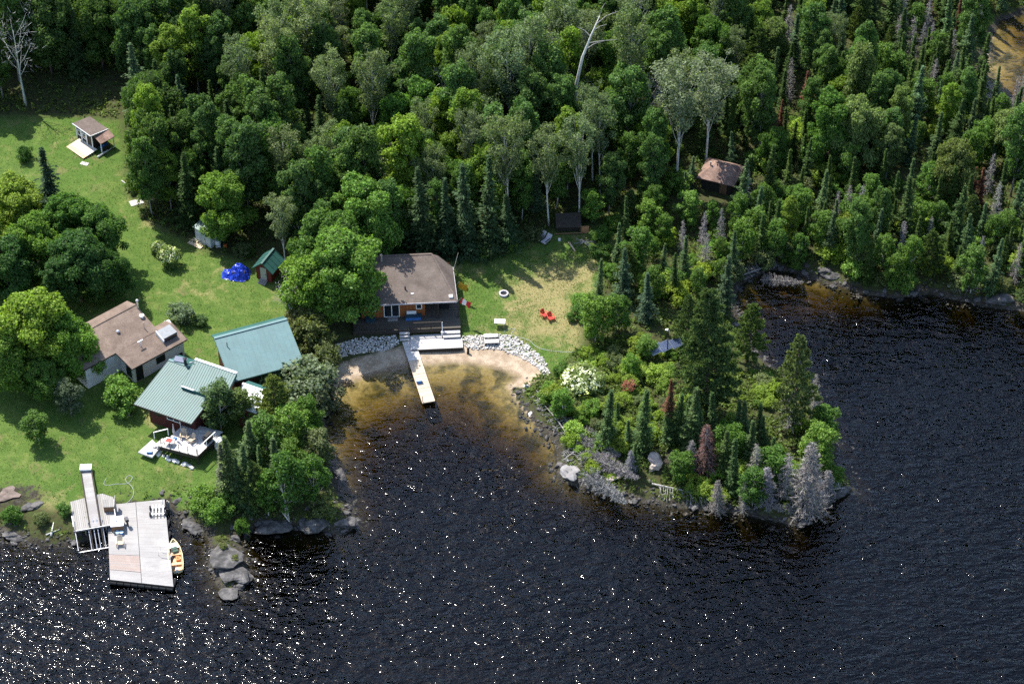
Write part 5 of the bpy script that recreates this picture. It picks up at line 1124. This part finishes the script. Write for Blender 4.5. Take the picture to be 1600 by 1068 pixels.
box_thing('outboard_stand', 'dark outboard motor on a stand on the big dock', 'motor', V3(pz(199, 820, .62)), R(25), [('stand', 'silver', [(-.05, .05, -.2, .2, 0, .75)]), ('cowling', 'dark_metal', [(-.18, .18, -.3, .2, .75, 1.1)]), ('leg', 'black_rubber', [(-.06, .06, -.45, -.3, .25, .95)])])
def trailer():
    p = pz(247, 800, .62); t = thing('boat_dolly', 'boat dolly with black wheels at the shore edge of the big dock', 'boat dolly', p, R(6))
    for x in (-.55, -.18, .18, .55): MB().beam((x, -.75, .32), (x, .85, .32), .09).build('runner', 'white_paint', t)
    for y in (-.45, .5): MB().beam((-.75, y, .24), (.75, y, .24), .08).build('crossbar', 'silver', t)
    for x in (-.82, .82):
        for y in (-.45, .5): MB().tube([(x-.08, y, .25), (x+.08, y, .25)], .25, 14).build('wheel', 'black_rubber', t)
    MB().tube([(.5, .8, .35), (.62, 1.1, 1.0)], .04, 6).build('winch_post', 'silver', t)
trailer()
box_thing('post_bundle', 'weathered pair of posts beside the big dock corner', 'posts', at(264, 795), R(5), [('post', 'wood_grey', [(-.14, -.01, -.1, .1, -.2, 1.3)]), ('post', 'wood_grey', [(.01, .14, -.1, .1, -.2, 1.15)])]).name = 'mooring_posts'
def boat():
    a = pz(271, 846, .3); b = pz(277, 894, .3); d = b-a; L = 4.5; t = thing('motorboat', 'small yellow motorboat moored beside the big dock', 'boat', (*(a+b)[:2]/2, .0), math.atan2(d[1], d[0])+R(90))  # bow at +y
    st = [(-2.15,.62,.55,.12),(-1.2,.74,.56,.05),(0,.76,.58,.03),(1.0,.62,.64,.05),(1.7,.36,.72,.16),(2.2,.03,.80,.45)]
    V = []; F = []
    for y, w_, h, k in st: V += [(-w_, y, h), (-w_*.88, y, k+.12), (0, y, k-.15), (w_*.88, y, k+.12), (w_, y, h)]
    for i in range(5):
        for j in range(4): q = i*5+j; F.append((q, q+1, q+6, q+5))
    F.append((0, 1, 2, 3, 4)); hull = MB().add(V, F).build('hull', 'boat_yellow', t)
    V = []; F = []
    for y, w_, h, k in st[:5]: V += [(-w_+.1, y+.05, h-.02), (-w_*.7, y+.05, k+.16), (w_*.7, y+.05, k+.16), (w_-.1, y+.05, h-.02)]
    for i in range(4):
        for j in range(3): q = i*4+j; F.append((q+4, q+5, q+1, q))
    MB().add(V, F).build('inside', 'boat_inside', t)
    g = MB(); g.tube([(-s[1], s[0], s[2]+.02) for s in st], .05, 6).tube([(s[1], s[0], s[2]+.02) for s in st], .05, 6); g.build('gunwale', 'boat_yellow', t)
    for y, w_ in ((-1.1,.68),(.3,.70)): MB().box(-w_, w_, y-.16, y+.16, .42, .47).build('seat', 'boat_inside', t)
    MB().add([(-.5,1.05,.62),(.5,1.05,.62),(.3,1.75,.68),(-.3,1.75,.68),(0,1.3,.74)], [(0,1,4),(1,2,4),(2,3,4),(3,0,4)]).build('bow_cover', 'white_paint', t)
    mt = MB().box(-.14, .14, -2.45, -2.1, .55, .95).build('outboard_motor', 'pad_grey', t); MB().box(-.05, .05, -2.4, -2.25, -.35, .55).build('motor_leg', 'dark_metal', mt)
    MB().tube([(0,-2.1,.8),(.1,-1.6,.85)], .025, 5).build('tiller', 'dark_metal', mt)
    return t
bt = boat(); M_ = Vector(bt.location)
box_thing('gear_bag', 'dark green gear bag in the bow of the motorboat', 'bag', M_+Vector((-.1, .75, .40)), R(25), [('body', 'green_canvas', [(-.3, .3, -.35, .35, 0, .32)]), ('strap', 'black_rubber', [(-.31, .31, -.05, .05, .322, .345)])])
box_thing('fuel_tank', 'orange fuel tank in the middle of the motorboat', 'fuel tank', M_+Vector((.32, -.35, .30)), R(10), [('body', 'orange_plastic', [(-.2, .2, -.3, .3, 0, .26)]), ('cap', 'black_rubber', [(-.05, .05, -.05, .05, .262, .32)])])
def boat_ramp():
    zp = 1.3; a = at(135, 738); b = V3(pz(149, 822, zp)); rz = math.atan2(b.y-a.y, b.x-a.x)+R(90)
    t = thing('boat_ramp', 'grey wooden boat ramp and platform left of the big dock', 'boat ramp', (b.x, b.y, 0), rz); L = math.hypot(b.x-a.x, b.y-a.y); za = a.z+.35
    pf = MB().prism([(-2.3,-.1),(2.3,-.1),(2.35,3.9),(1.3,4.7),(.6,4.7),(-2.2,4.3)], zp-.12, zp).build('platform', 'wood_grey', t)
    for x in (-2.2, -1.1, 1.1, 2.2):
        for y in (.02, 1.6): MB().beam((x, y, -.9), (x, y, zp-.125), .13).build('post', 'silver', pf)
    MB().beam((-2.3,-.14,zp-.1), (2.3,-.14,zp-.1), .06, .22).build('edge_board', 'wood_grey', pf)
    MB().add([(-.5,-.1,zp+.10),(.5,-.1,zp+.10),(.5,L,za),(-.5,L,za),(-.5,-.1,zp+.03),(.5,-.1,zp+.03),(.5,L,za-.07),(-.5,L,za-.07)], [(0,1,2,3),(7,6,5,4),(4,5,1,0),(5,6,2,1),(6,7,3,2),(7,4,0,3)]).build('ramp_bed', 'deck_grey', t)
    for s in (-.58, .58): MB().beam((s, -2.3, .0), (s, -.1, zp+.14), .11).beam((s, -.1, zp+.14), (s, L, za+.08), .11, .2).build('ramp_rail', 'dark_wood', t)
    for s in (-.75, -.2, .2, .75): MB().beam((s, -2.2, .05), (s, .9, zp+.32), .08).build('skid_rail', 'silver', t)
    MB().beam((-2.2, -2.2, .08), (2.2, -2.2, .08), .1).build('crossbar', 'silver', t); MB().beam((-2.2, -.25, zp+.1), (2.2, -.25, zp+.1), .07).build('crossbar', 'silver', t)
    for s in (-2.25, 2.25): MB().beam((s, 0, zp-.1), (s, 0, zp+.6), .08).beam((s, .0, zp+.55), (s, 1.6, zp+.55), .06).build('side_rail', 'silver', t)
    for s in (-2.15, 2.15): MB().beam((s, -2.2, -.9), (s, -2.2, .5), .09).beam((s, -2.2, .3), (s, -.1, zp-.15), .07).build('pile', 'silver', t)
boat_ramp()
box_thing('winch_box', 'white winch cabinet at the head of the boat ramp', 'winch', at(135, 736), R(4), [('housing', 'dark_wood', [(-.5, .5, -.32, .32, 0, .5)]), ('lid', 'white_paint', [(-.62, .62, -.42, .42, .503, .72)])])
box_thing('dock_bin', 'grey wooden bin with a brown front between ramp and dock', 'bin', V3(pz(171, 798, 1.305)), R(4), [('body', 'brown_board', [(-.55, .55, -.1, .9, 0, .72)]), ('lid', 'wood_grey', [(-.6, .6, -.16, 1.0, .723, .8)]), ('side_board', 'wood_grey', [(.56, .64, -.1, 1.4, 0, .95)])])
def hose(label, pts, r=.022, zoff=.03):
    W = [at(x, y) for x, y in pts]; S = []
    for i in range(len(W)-1):
        p0, p1, p2, p3 = W[max(i-1, 0)], W[i], W[i+1], W[min(i+2, len(W)-1)]
        for k in range(8):
            t = k/8; q = .5*((2*p1)+(p2-p0)*t+(2*p0-5*p1+4*p2-p3)*t*t+(3*p1-p0-3*p2+p3)*t**3); q = Vector((q.x, q.y, hz(q.x, q.y)+zoff)); S.append(q)
    b = S[0].copy(); t = thing('garden_hose', label, 'hose', b); MB().tube([s-b for s in S], r*1.1, 5).build('hose_line', 'hose', t, True); MB().cyl(S[-1]-b-Vector((0, 0, .02)), .05, .1, 6).build('nozzle', 'dark_metal', t)
hose('pale garden hose looping across the centre lawn to the right', [(786,520),(793,515),(805,514),(799,522),(812,527),(827,532),(837,541),(850,546),(870,549),(900,551)])
hose('pale green hose curled on the grass behind the big dock', [(166,747),(163,757),(181,756),(199,755),(207,746),(201,743),(196,750),(206,760),(209,769),(206,778),(197,786),(186,789)])
# ---------------------------------------------------------------- things on the centre lawn
def fire_ring():
    p = at(787, 460); t = thing('fire_ring', 'round stone fire ring on the centre lawn', 'fire pit', p)
    for k in range(14): a = k/14*6.283; m = MB().box(-.11, .11, -.09, .09, 0, .26).build('block', 'pad_grey', t); m.location = (.47*math.cos(a), .47*math.sin(a), 0); m.rotation_euler = (0, 0, a+math.pi/2)
    MB().cyl((0,0,-.02), .37, .06, 16).build('ash_bed', 'black_rubber', t)
fire_ring()
box_thing('lawn_table', 'white folding table on the lawn near the riprap', 'table', at(781, 509), R(-5), [('tabletop', 'white_paint', [(-.62, .62, -.38, .38, .7, .75)]), ('leg', 'silver', [(-.55, -.5, -.32, -.27, 0, .697)]), ('leg', 'silver', [(.5, .55, -.32, -.27, 0, .697)]), ('leg', 'silver', [(-.55, -.5, .27, .32, 0, .697)]), ('leg', 'silver', [(.5, .55, .27, .32, 0, .697)])])
deck_chair('left of the two red armchairs on the dry lawn', at(851, 495), R(40), 'red_paint', None, .95); deck_chair('right of the two red armchairs on the dry lawn', at(861, 500), R(25), 'red_paint', None, .95)
def lounger(label, px, py, rz):
    p = at(px, py); t = thing('lounge_chair', label, 'lounge chair', p, rz); MB().box(-.34, .34, -.6, .4, .3, .38).build('seat', 'pad_grey', t); MB().slab([(-.34,.4,.38),(.34,.4,.38),(.34,.85,.85),(-.34,.85,.85)], .07).build('backrest', 'pad_grey', t)
    for x in (-.36, .30):
        for y in (-.55, .3): MB().box(x, x+.05, y, y+.05, 0, .298).build('leg', 'dark_metal', t)
        MB().box(x-.03, x+.08, -.55, .4, .55, .6).build('armrest', 'dark_metal', t)
lounger('left grey lounge chair in the shade at the forest edge', 844, 374, R(-38)); lounger('right grey lounge chair in the shade at the forest edge', 853, 379, R(-38))
def lean_to():
    p = at(888, 364); t = thing('lean_to', 'low dark lean-to with a pole rail below the white-trunked aspens', 'shelter', p, R(3))
    MB().slab([(-1.5,-.3,1.15),(1.55,-.3,1.15),(1.55,1.5,1.9),(-1.5,1.5,1.9)], .07).build('roof', 'dark_wood', t)
    for x in (-1.4, 1.45): MB().beam((x, -.2, -.1), (x, -.2, 1.1), .09).build('post', 'dark_wood', t); MB().beam((x, 1.4, -.1), (x, 1.4, 1.8), .09).build('post', 'dark_wood', t)
    MB().tube([(-1.7,-.35,.22),(1.6,-.35,.28)], .06, 6).build('rail', 'brown_board', t); MB().box(-1.3, 1.3, .3, 1.3, 0, .7).build('stored_load', 'dark_wood', t)
lean_to()
box_thing('plywood_sheet', 'rust-coloured board propped at the right end of the lean-to', 'board', at(913, 364), R(6), [('sheet', 'rust_board', [(-.55, .55, -.05, .05, .03, 1.05)]), ('brace', 'dark_wood', [(-.05, .05, .05, .6, 0, .5)])])
box_thing('white_jug', 'small white jug on the grass before the lean-to', 'jug', at(874, 376), 0, [('body', 'white_paint', [(-.14, .14, -.1, .1, 0, .32)]), ('cap', 'white_paint', [(-.05, .05, -.05, .05, .322, .4)])])
log_thing('sawn yellowish log lying on the lawn before the lean-to', at(889, 380), at(899, 394), .15, 'plywood')
bl = at(897, 385)
t_ = thing('brush_pile', 'grey brush pile beside the sawn log', 'brush pile', bl+Vector((1.2, .5, 0)))
for k in range(14): a = rnd.uniform(0, 6.28); L = rnd.uniform(.8, 1.5); MB().tube([(-L*math.cos(a), -L*math.sin(a)*.7, rnd.uniform(.02, .3)), (0, 0, rnd.uniform(.15, .5)), (L*math.cos(a), L*math.sin(a)*.7, rnd.uniform(.05, .4))], [.02, .03, .01], 4).build('stick', 'bark_grey', t_)
def rock_steps():
    p = V3(at(768, 537)); t = thing('wooden_steps', 'two pale wide plank steps set into the riprap', 'steps', p, R(3))
    MB().box(-.85, .75, .42, .98, .62, .70).build('tread', 'deck_white', t); MB().box(-.8, .85, -.35, .28, .40, .48).build('tread', 'deck_white', t)
    for x in (-.7, .6): MB().box(x-.05, x+.05, -.3, .95, -.3, .397).build('stringer', 'dark_wood', t); MB().box(x-.05, x+.05, .45, .95, .397, .617).build('riser', 'dark_wood', t)
rock_steps()
MBt = at(731, 552); t_ = thing('stump', 'dark post stump at the water edge of the beach', 'stump', MBt); MB().tube([(0,0,-.2),(.05,0,.35),(.02,.1,.85)], [.17,.14,.12], 8).build('trunk', 'dark_wood', t_); MB().cyl((.02,.1,.852), .11, .03, 8).build('cap', 'bark_grey', t_)
def solar():
    for k, (x, y, lb) in enumerate([(1024,546,'left solar panel on the point behind the firs'),(1039,541,'middle solar panel on the point behind the firs'),(1056,536,'right solar panel on the point below the large pine')]):
        p = at(x, y+16); t = thing('solar_panel', lb, 'solar panel', p, R(35)); MB().slab([(-.75,-.45,1.5),(.75,-.45,1.5),(.75,.45,2.0),(-.75,.45,2.0)], .04).build('panel', 'solar_cells', t); MB().slab([(-.8,-.5,1.44),(.8,-.5,1.44),(.8,.5,1.99),(-.8,.5,1.99)], .05).build('frame', 'silver', t); MB().cyl((0,0,-.2), .05, 1.85, 6).build('post', 'dark_metal', t)
    p = at(1042, 560); t = thing('lamp_pole', 'dark pole with a lamp head behind the solar panels', 'pole', p); MB().cyl((0,0,-.2), .06, 4.4, 8).build('pole', 'dark_metal', t); MB().tube([(0,0,4.2),(-.15,0,4.4),(-.35,0,4.35)], [.12,.16,.1], 8).build('lamp_head', 'silver', t)
solar()
box_thing('stone_slab', 'flat pale slab in the grass left of the white deck', 'slab', at(197, 648), R(20), [('slab', 'stone_pale', [(-.5, .4, -.35, .3, -.03, .07)])])
box_thing('stone_slab', 'flat pale slab at the forest edge of the far lawn', 'slab', at(213, 316), R(25), [('slab', 'stone_pale', [(-.8, .8, -.55, .5, -.03, .05)])])
box_thing('stone_slab', 'small worn slab on the grass below the plank platform', 'slab', at(132, 256), R(-20), [('slab', 'stone_pale', [(-.5, .5, -.3, .3, -.03, .05)])])

# ---------------------------------------------------------------- stones
def stone_meshes(tag_, mat, n, flat=.7, rough=.22, sub=2):
    out = []
    for k in range(n):
        b = bmesh.new(); bmesh.ops.create_icosphere(b, subdivisions=sub, radius=.5); r = rng.normal(size=(11, 3)); r /= np.linalg.norm(r, axis=1)[:, None]
        for v in b.verts:
            d = np.array(v.co)/.5; s = 1.0
            for q in r: s -= max(0, d@q-.55)*.8          # cut flat facets
            s += rough*.35*math.sin(5*d[0]+k)*math.sin(4*d[1]+2*k)+rough*.25*rnd.uniform(-1, 1)
            v.co = Vector(d*.5*s)*1.0; v.co.z *= flat
        me = bpy.data.meshes.new(f'{tag_}{k}'); b.to_mesh(me); b.free(); me.materials.append(MATS[mat]); out.append(me)
    return out
PALE = stone_meshes('pale_stone', 'stone_pale', 5, .75, .2, 1)+stone_meshes('white_stone', 'stone_white', 5, .75, .2, 1); GREY = stone_meshes('grey_rock', 'stone_grey', 9, .62, .25, 3); MIDG = stone_meshes('smooth_rock', 'stone_grey', 2, .6, .10, 3); MID = stone_meshes('mid_rock', 'stone_mid', 2, .6, .12, 3); PINK = stone_meshes('pink_rock', 'stone_pink', 2, .6, .15, 3)
plain('stone_pinkpale', (.36, .30, .26), .92, .25, 3.2, bump=.3); PINKP = stone_meshes('boulder_pale', 'stone_pinkpale', 2, .65, .12, 3)
def stone(me, loc, size, parent=None, name='stone', sq=1.0, rz=None):
    o = bpy.data.objects.new(name, me); link(o, parent); o.location = loc; o.scale = (size*rnd.uniform(.8, 1.3), size*rnd.uniform(.8, 1.2), size*rnd.uniform(.75, 1.1)*sq); o.rotation_euler = (rnd.uniform(-.3, .3), rnd.uniform(-.3, .3), rnd.uniform(0, 6.28) if rz is None else rz)
    return o
def riprap(label, poly_px, n, smin, smax, meshes):
    poly = wpoly(poly_px); lo, hi = poly.min(0), poly.max(0); c = (lo+hi)/2; base = Vector((c[0], c[1], hz(c[0], c[1]))); t = thing('riprap', label, 'stone bank', base); k = 0; done = []
    while k < n:
        x, y = rnd.uniform(lo[0], hi[0]), rnd.uniform(lo[1], hi[1])
        if not inside(np.array([[x, y]]), poly)[0]: continue
        s = rnd.uniform(smin, smax)
        stone(meshes[rnd.randrange(len(meshes))], Vector((x, y, max(hz(x, y), 0)+s*.12+rnd.uniform(0, .12)))-base, s, t); k += 1
    b = bmesh.new(); bmesh.ops.create_icosphere(b, subdivisions=1, radius=.5); co0 = np.array([v.co[:] for v in b.verts]); fa = np.array([[v.index for v in f.verts] for f in b.faces]); b.free(); Vv, Ff, off, k = [], [], 0, 0
    while k < n*3:
        x, y = rnd.uniform(lo[0], hi[0]), rnd.uniform(lo[1], hi[1])
        if not inside(np.array([[x, y]]), poly)[0]: continue
        s = rnd.uniform(.14, .3); co = co0*(1+.16*rng.normal(size=(len(co0), 1)))*np.array([1.1, .9, .7])*s; Vv.append(co+np.array([x, y, max(hz(x, y), 0)+s*.1])-np.array(base)); Ff.append(fa+off); off += len(co0); k += 1
    part('small_stones', np_mesh('small_stones', np.vstack(Vv), np.vstack(Ff), 'stone_pale'), t)['kind'] = 'stuff'
    return t
riprap('bank of white stones along the right half of the beach', [(722,526),(760,522),(795,524),(825,538),(850,560),(860,585),(852,590),(838,572),(812,558),(780,546),(740,546),(726,540)], 290, .26, .52, PALE)
riprap('bank of grey-white stones below the cottage deck left of the dock', [(524,538),(560,528),(618,524),(624,538),(600,548),(560,552),(530,558)], 170, .24, .46, PALE)
riprap('row of stones under the lower deck edge by the dock', [(650,533),(700,529),(722,528),(724,536),(700,541),(655,542)], 60, .22, .42, PALE+PALE[:2]+PINK)
def edging():
    pts = [(249,708),(255,712),(261,715),(266,718),(273,720),(280,722),(286,725),(291,726),(297,728),(301,730)]
    t = thing('stone_edging', 'row of white boulders along the foot of the white deck', 'stone row', at(275, 720)); b = Vector(t.location)
    for x, y in pts: p = at(x, y); stone(PALE[5+rnd.randrange(5)], p-b+Vector((0, 0, .12)), rnd.uniform(.75, 1.0), t, sq=.9)
edging()
def shore_rocks():
    segs = [(0, 10, 'dark rock on the shore left of the boat ramp', 'rocks left of the boat ramp', 34, .4, 1.1), (10, 17, 'grey rock at the foot of the small headland beside the dock', 'rocks beside the dock', 18, .4, 1.1), (17, 24, 'rock of the low spit pointing into the lake', 'rocks of the spit', 14, .6, 1.5),
            (23, 36, 'dark rock under the headland birches', 'rocks under the headland', 46, .4, 1.2), (45, 53, 'pale grey rock on the bay side of the point', 'rocks on the bay side of the point', 32, .3, .9), (52, 62, 'dark rock along the front shore of the point', 'rocks along the point front', 56, .35, 1.1),
            (61, 75, 'rock on the outer shore of the point', 'rocks on the outer point', 30, .35, 1.1), (75, 87, 'dark rock along the cove shore below the trees', 'rocks along the cove', 62, .4, 1.2)]
    for i0, i1, lb, gp, n, a, b in segs:
        P = SHORE[i0:i1+1]; L = np.hypot(*(P[1:]-P[:-1]).T); cum = np.concatenate([[0], np.cumsum(L)])
        for k in range(n):
            s = rnd.uniform(0, cum[-1]); j = min(np.searchsorted(cum, s, 'right')-1, len(L)-1); f = (s-cum[j])/L[j]; p = P[j]+(P[j+1]-P[j])*f; d = (P[j+1]-P[j])/L[j]; nrm = np.array([-d[1], d[0]])
            if inside((p+nrm*.05)[None], POLY)[0] == False: nrm = -nrm
            off = rnd.gauss(.25, .75); off = max(-.9, min(off, 2.6)); q = p+nrm*off; s_ = rnd.uniform(a, b)*(1 if off < 1.2 else .75)
            px, py = proj((q[0], q[1], .3))
            if -40 > px or px > 1640: continue
            if 165 < px < 272 and py > 785: continue
            z = hz(q[0], q[1]); o = stone(GREY[rnd.randrange(9)], (q[0], q[1], max(z, -.35)+s_*.10), s_, None, 'shore_rock', .85); tag(o, lb, 'rock', gp)
shore_rocks()
def rubble():
    '''small broken stone along the waterline, one mass'''
    src = []
    for me in GREY[:4]:
        b = bmesh.new(); bmesh.ops.create_icosphere(b, subdivisions=1, radius=.5); co = np.array([v.co[:] for v in b.verts])*(1+.3*rng.normal(size=(len(b.verts), 1))*.6); src.append((co, np.array([[v.index for v in f.verts] for f in b.faces]))); b.free()
    Vv, Ff, off = [], [], 0; A = SHORE[:-1]; B = SHORE[1:]; L = np.hypot(*(B-A).T); w_ = L/L.sum()
    for k in range(5200):
        j = rng.choice(len(A), p=w_); f = rng.random(); p = A[j]+(B[j]-A[j])*f+rng.normal(size=2)*.75
        if not (-74 < p[0] < 76 and -45 < p[1] < 40): continue
        if seg_dist(p[None], BEACH[:-1], BEACH[1:])[0] < 2.2: continue
        px, py = proj((p[0], p[1], .3))
        if 165 < px < 272 and py > 785: continue
        co, fa = src[k % 4]; s_ = .10+.32*rng.random()**2; a = rng.random()*6.28; rot = np.array([[math.cos(a), -math.sin(a), 0], [math.sin(a), math.cos(a), 0], [0, 0, .7]])
        Vv.append(co@rot.T*s_*np.array([1.2, .9, .8])+np.array([p[0], p[1], max(hz(p[0], p[1]), -.2)+s_*.1])); Ff.append(fa+off); off += len(co)
    o = part('shore_rubble', np_mesh('shore_rubble', np.vstack(Vv), np.vstack(Ff), 'stone_grey'), None); tag(o, 'small broken grey stones along the waterline', 'rubble', kind='stuff')
rubble()
def slab_rock(label, px, py, size, me, sq=.5, rz=0, sx=1.4):
    p = at(px, py); o = stone(me, p+Vector((0, 0, size*sq*.12)), size, None, 'boulder', sq, rz); o.scale = (size*sx, size, size*sq*1.4); o.rotation_euler = (0, 0, rz); tag(o, label, 'boulder')
slab_rock('large smooth grey slab at the bay corner of the point', 895, 744, 3.0, MID[0], .62, R(-20)); slab_rock('pale pinkish boulder standing on the front slope of the point', 1022, 728, 2.8, PINKP[0], 1.0, 0, 1.05); slab_rock('low pinkish boulder above the point shore', 960, 744, 1.9, PINKP[1], .6)
slab_rock('big rounded rock back of the low spit', 352, 868, 4.6, MIDG[0], .30, R(75), 1.45); slab_rock('outer rounded rock at the end of the low spit', 364, 902, 3.4, MIDG[1], .26, R(100), 1.5); slab_rock('wet flat rock awash off the end of the spit', 362, 924, 2.6, MIDG[0], .14, R(20), 1.6)
slab_rock('sloping rock face below the headland birches', 528, 745, 2.6, GREY[5], .4, R(-60), 1.5); slab_rock('wet rock knob at the tip of the small headland', 540, 818, 2.4, GREY[6], .42, R(-30), 1.4); slab_rock('dark rock ledge under the headland trees', 420, 822, 3.0, GREY[7], .5, R(0), 1.8); slab_rock('rock ledge right of the dark one under the headland trees', 480, 822, 2.6, GREY[8], .5, R(10), 1.8)
slab_rock('grey rock ledge beside the moored boat', 298, 822, 2.4, GREY[1], .45, R(-30), 1.5); slab_rock('bare pinkish bedrock slab on the lower left lawn', 16, 770, 2.7, PINK[1], .16, R(10), 1.6); slab_rock('dark cleft rock on the lower left shore', 50, 790, 1.8, GREY[2], .5, R(40), 1.6)
slab_rock('pale round boulder at the water on the bay side of the point', 829, 646, .9, PALE[7], .7, 0, 1.1); slab_rock('white boulder among the driftwood of the point', 824, 604, .9, PALE[8], .7, 0, 1.2); slab_rock('rock face at the left end of the cove shore', 1292, 428, 2.6, GREY[5], .6, R(-10), 1.5); slab_rock('wet rocks at the right end of the cove shore', 1560, 470, 2.8, GREY[6], .45, R(-15), 1.8)
slab_rock('pale outcrop among the trees above the cove shore', 1522, 385, 1.8, PINK[0], .6, 0, 1.2); slab_rock('wet rock at the outer tip of the point', 1318, 770, 2.0, GREY[3], .45, R(20), 1.5); slab_rock('low wet rock in front of the point tip', 1255, 818, 2.0, GREY[4], .35, R(-10), 1.6); slab_rock('low rock at the left edge of the shore', 20, 838, 2.2, GREY[5], .4, R(0), 1.6)
# ---------------------------------------------------------------- driftwood and fallen trees
dn = pz(1075, 800)-pz(1070, 770)
log_thing('long grey fallen trunk with comb-like branches along the point shore', V3(pz(1018, 756, 1.0)), V3(pz(1112, 777, .8)), .11, 'bark_grey', 'fallen_tree', 22, 1.7, (.15, -1, -.35))
log_thing('grey fallen tree lying from the point slope toward the bay', V3(at(932, 742)), V3(pz(862, 645, 1.4)), .12, 'bark_grey', 'fallen_tree', 20, 1.5)
log_thing('bleached fallen tree with many twigs on the bay shore of the point', V3(at(905, 700)), V3(pz(842, 622, .9)), .10, 'bark_grey', 'fallen_tree', 18, 1.4)
log_thing('grey driftwood tree beside the slab at the bay corner', V3(at(920, 690)), V3(pz(878, 720, 1.0)), .09, 'bark_grey', 'fallen_tree', 16, 1.3)
log_thing('driftwood trunk at the upper bay shore of the point', V3(at(862, 640)), V3(pz(838, 610, .7)), .08, 'bark_grey', 'fallen_tree', 12, 1.1)
log_thing('grey snagged tree hanging over the point tip', V3(at(1268, 770)), V3(pz(1320, 762, 1.6)), .10, 'bark_grey', 'fallen_tree', 14, 1.2)
log_thing('driftwood heap trunk at the left end of the cove', V3(at(1162, 430)), V3(at(1215, 412)), .12, 'bark_grey', 'fallen_tree', 14, 1.1)
log_thing('driftwood log on the cove shore rocks', V3(at(1480, 448)), V3(at(1540, 452)), .12, 'bark_grey', 'fallen_tree', 12, 1.0)
log_thing('white plank-like log lying on the left shore rocks', V3(at(80, 838)), V3(at(84, 816)), .12, 'bark_white'); log_thing('pale driftwood stick beside the white log', V3(at(72, 836)), V3(at(96, 826)), .08, 'bark_white')

for x, y, rz, H, lb in [(918,745,38,6.5,'toppled grey spruce beside the slab at the bay corner'),(930,720,50,6.0,'toppled grey spruce across the bay-side slope'),(900,690,58,5.5,'grey dead spruce fallen toward the bay water'),(880,668,62,5.0,'bleached fallen spruce at the middle of the bay shore'),(862,640,70,4.2,'small bleached fallen spruce near the white boulder'),(905,720,90,4.6,'grey brushy fallen fir above the bay corner slab'),(1190,440,75,5.0,'grey fallen spruce at the head of the cove'),(1290,775,-70,4.5,'silvery fallen spruce at the outer tip of the point'),(1245,800,-95,3.6,'silvery fallen fir hanging over the dark tip shore')]:
    lay(plant('dense_dead', at(x, y)+Vector((0, 0, .35)), H, lb, (.24, .225, .215), None, .95), rz)
t = log_thing('curved white dead birch rising above the forest behind the lawn', V3(at(900, 240)), V3(at(900, 240))+Vector((.1, .1, .3)), .22, 'bark_white', 'dead_birch')
q0 = Vector(t.location); zz = q0.z; P_ = [Vector((0, 0, 0))]+[V3(pz(x, y, zz+h))-q0 for x, y, h in ((898,180,6.5),(901,130,11.5),(910,90,15.5),(924,55,18.6),(937,25,21))]
MB().tube(P_, [.26, .24, .21, .17, .12, .05], 8).build('stem', 'bark_white', t, True)
for i, (dx, dy, dz) in enumerate([(1.6,.4,1.0),(2.6,.2,.4),(-1.3,.5,1.2),(1.2,-.8,1.6),(2.0,.9,1.4),(.6,.6,2.0)]):
    a = P_[3].lerp(P_[5], .2+.15*i); MB().tube([a, a+Vector((dx, dy, dz))*.6, a+Vector((dx*1.3, dy, dz*.9))], [.06, .04, .015], 5).build('branch', 'bark_grey', t)

for x, y, h, lb in ((350,862,.5,'grass tuft on the back of the low spit'),(342,850,.4,'smaller grass tuft at the root of the low spit'),(368,880,.4,'grass tuft near the end of the low spit')): plant('shrub', at(x, y)+Vector((0, 0, .75)), h, lb, (.11, .13, .04), None, 1.6)
p = at(452, 808)+Vector((0, -.4, 0)); t = thing('forked_birch', 'bare white forked birch stem in front of the headland trees', 'tree', p)
MB().tube([(0,0,-.2),(-.15,0,2.2),(-.5,.1,4.6),(-.9,.3,7.2)], [.12,.10,.08,.03], 7).build('stem', 'bark_white', t, True); MB().tube([(-.15,0,2.6),(.5,.1,4.4),(.9,.3,6.4)], [.07,.05,.02], 6).build('fork', 'bark_white', t, True); MB().tube([(.1,-.1,-.2),(-.6,-.3,1.5)], [.08,.05], 6).build('fork', 'bark_white', t)
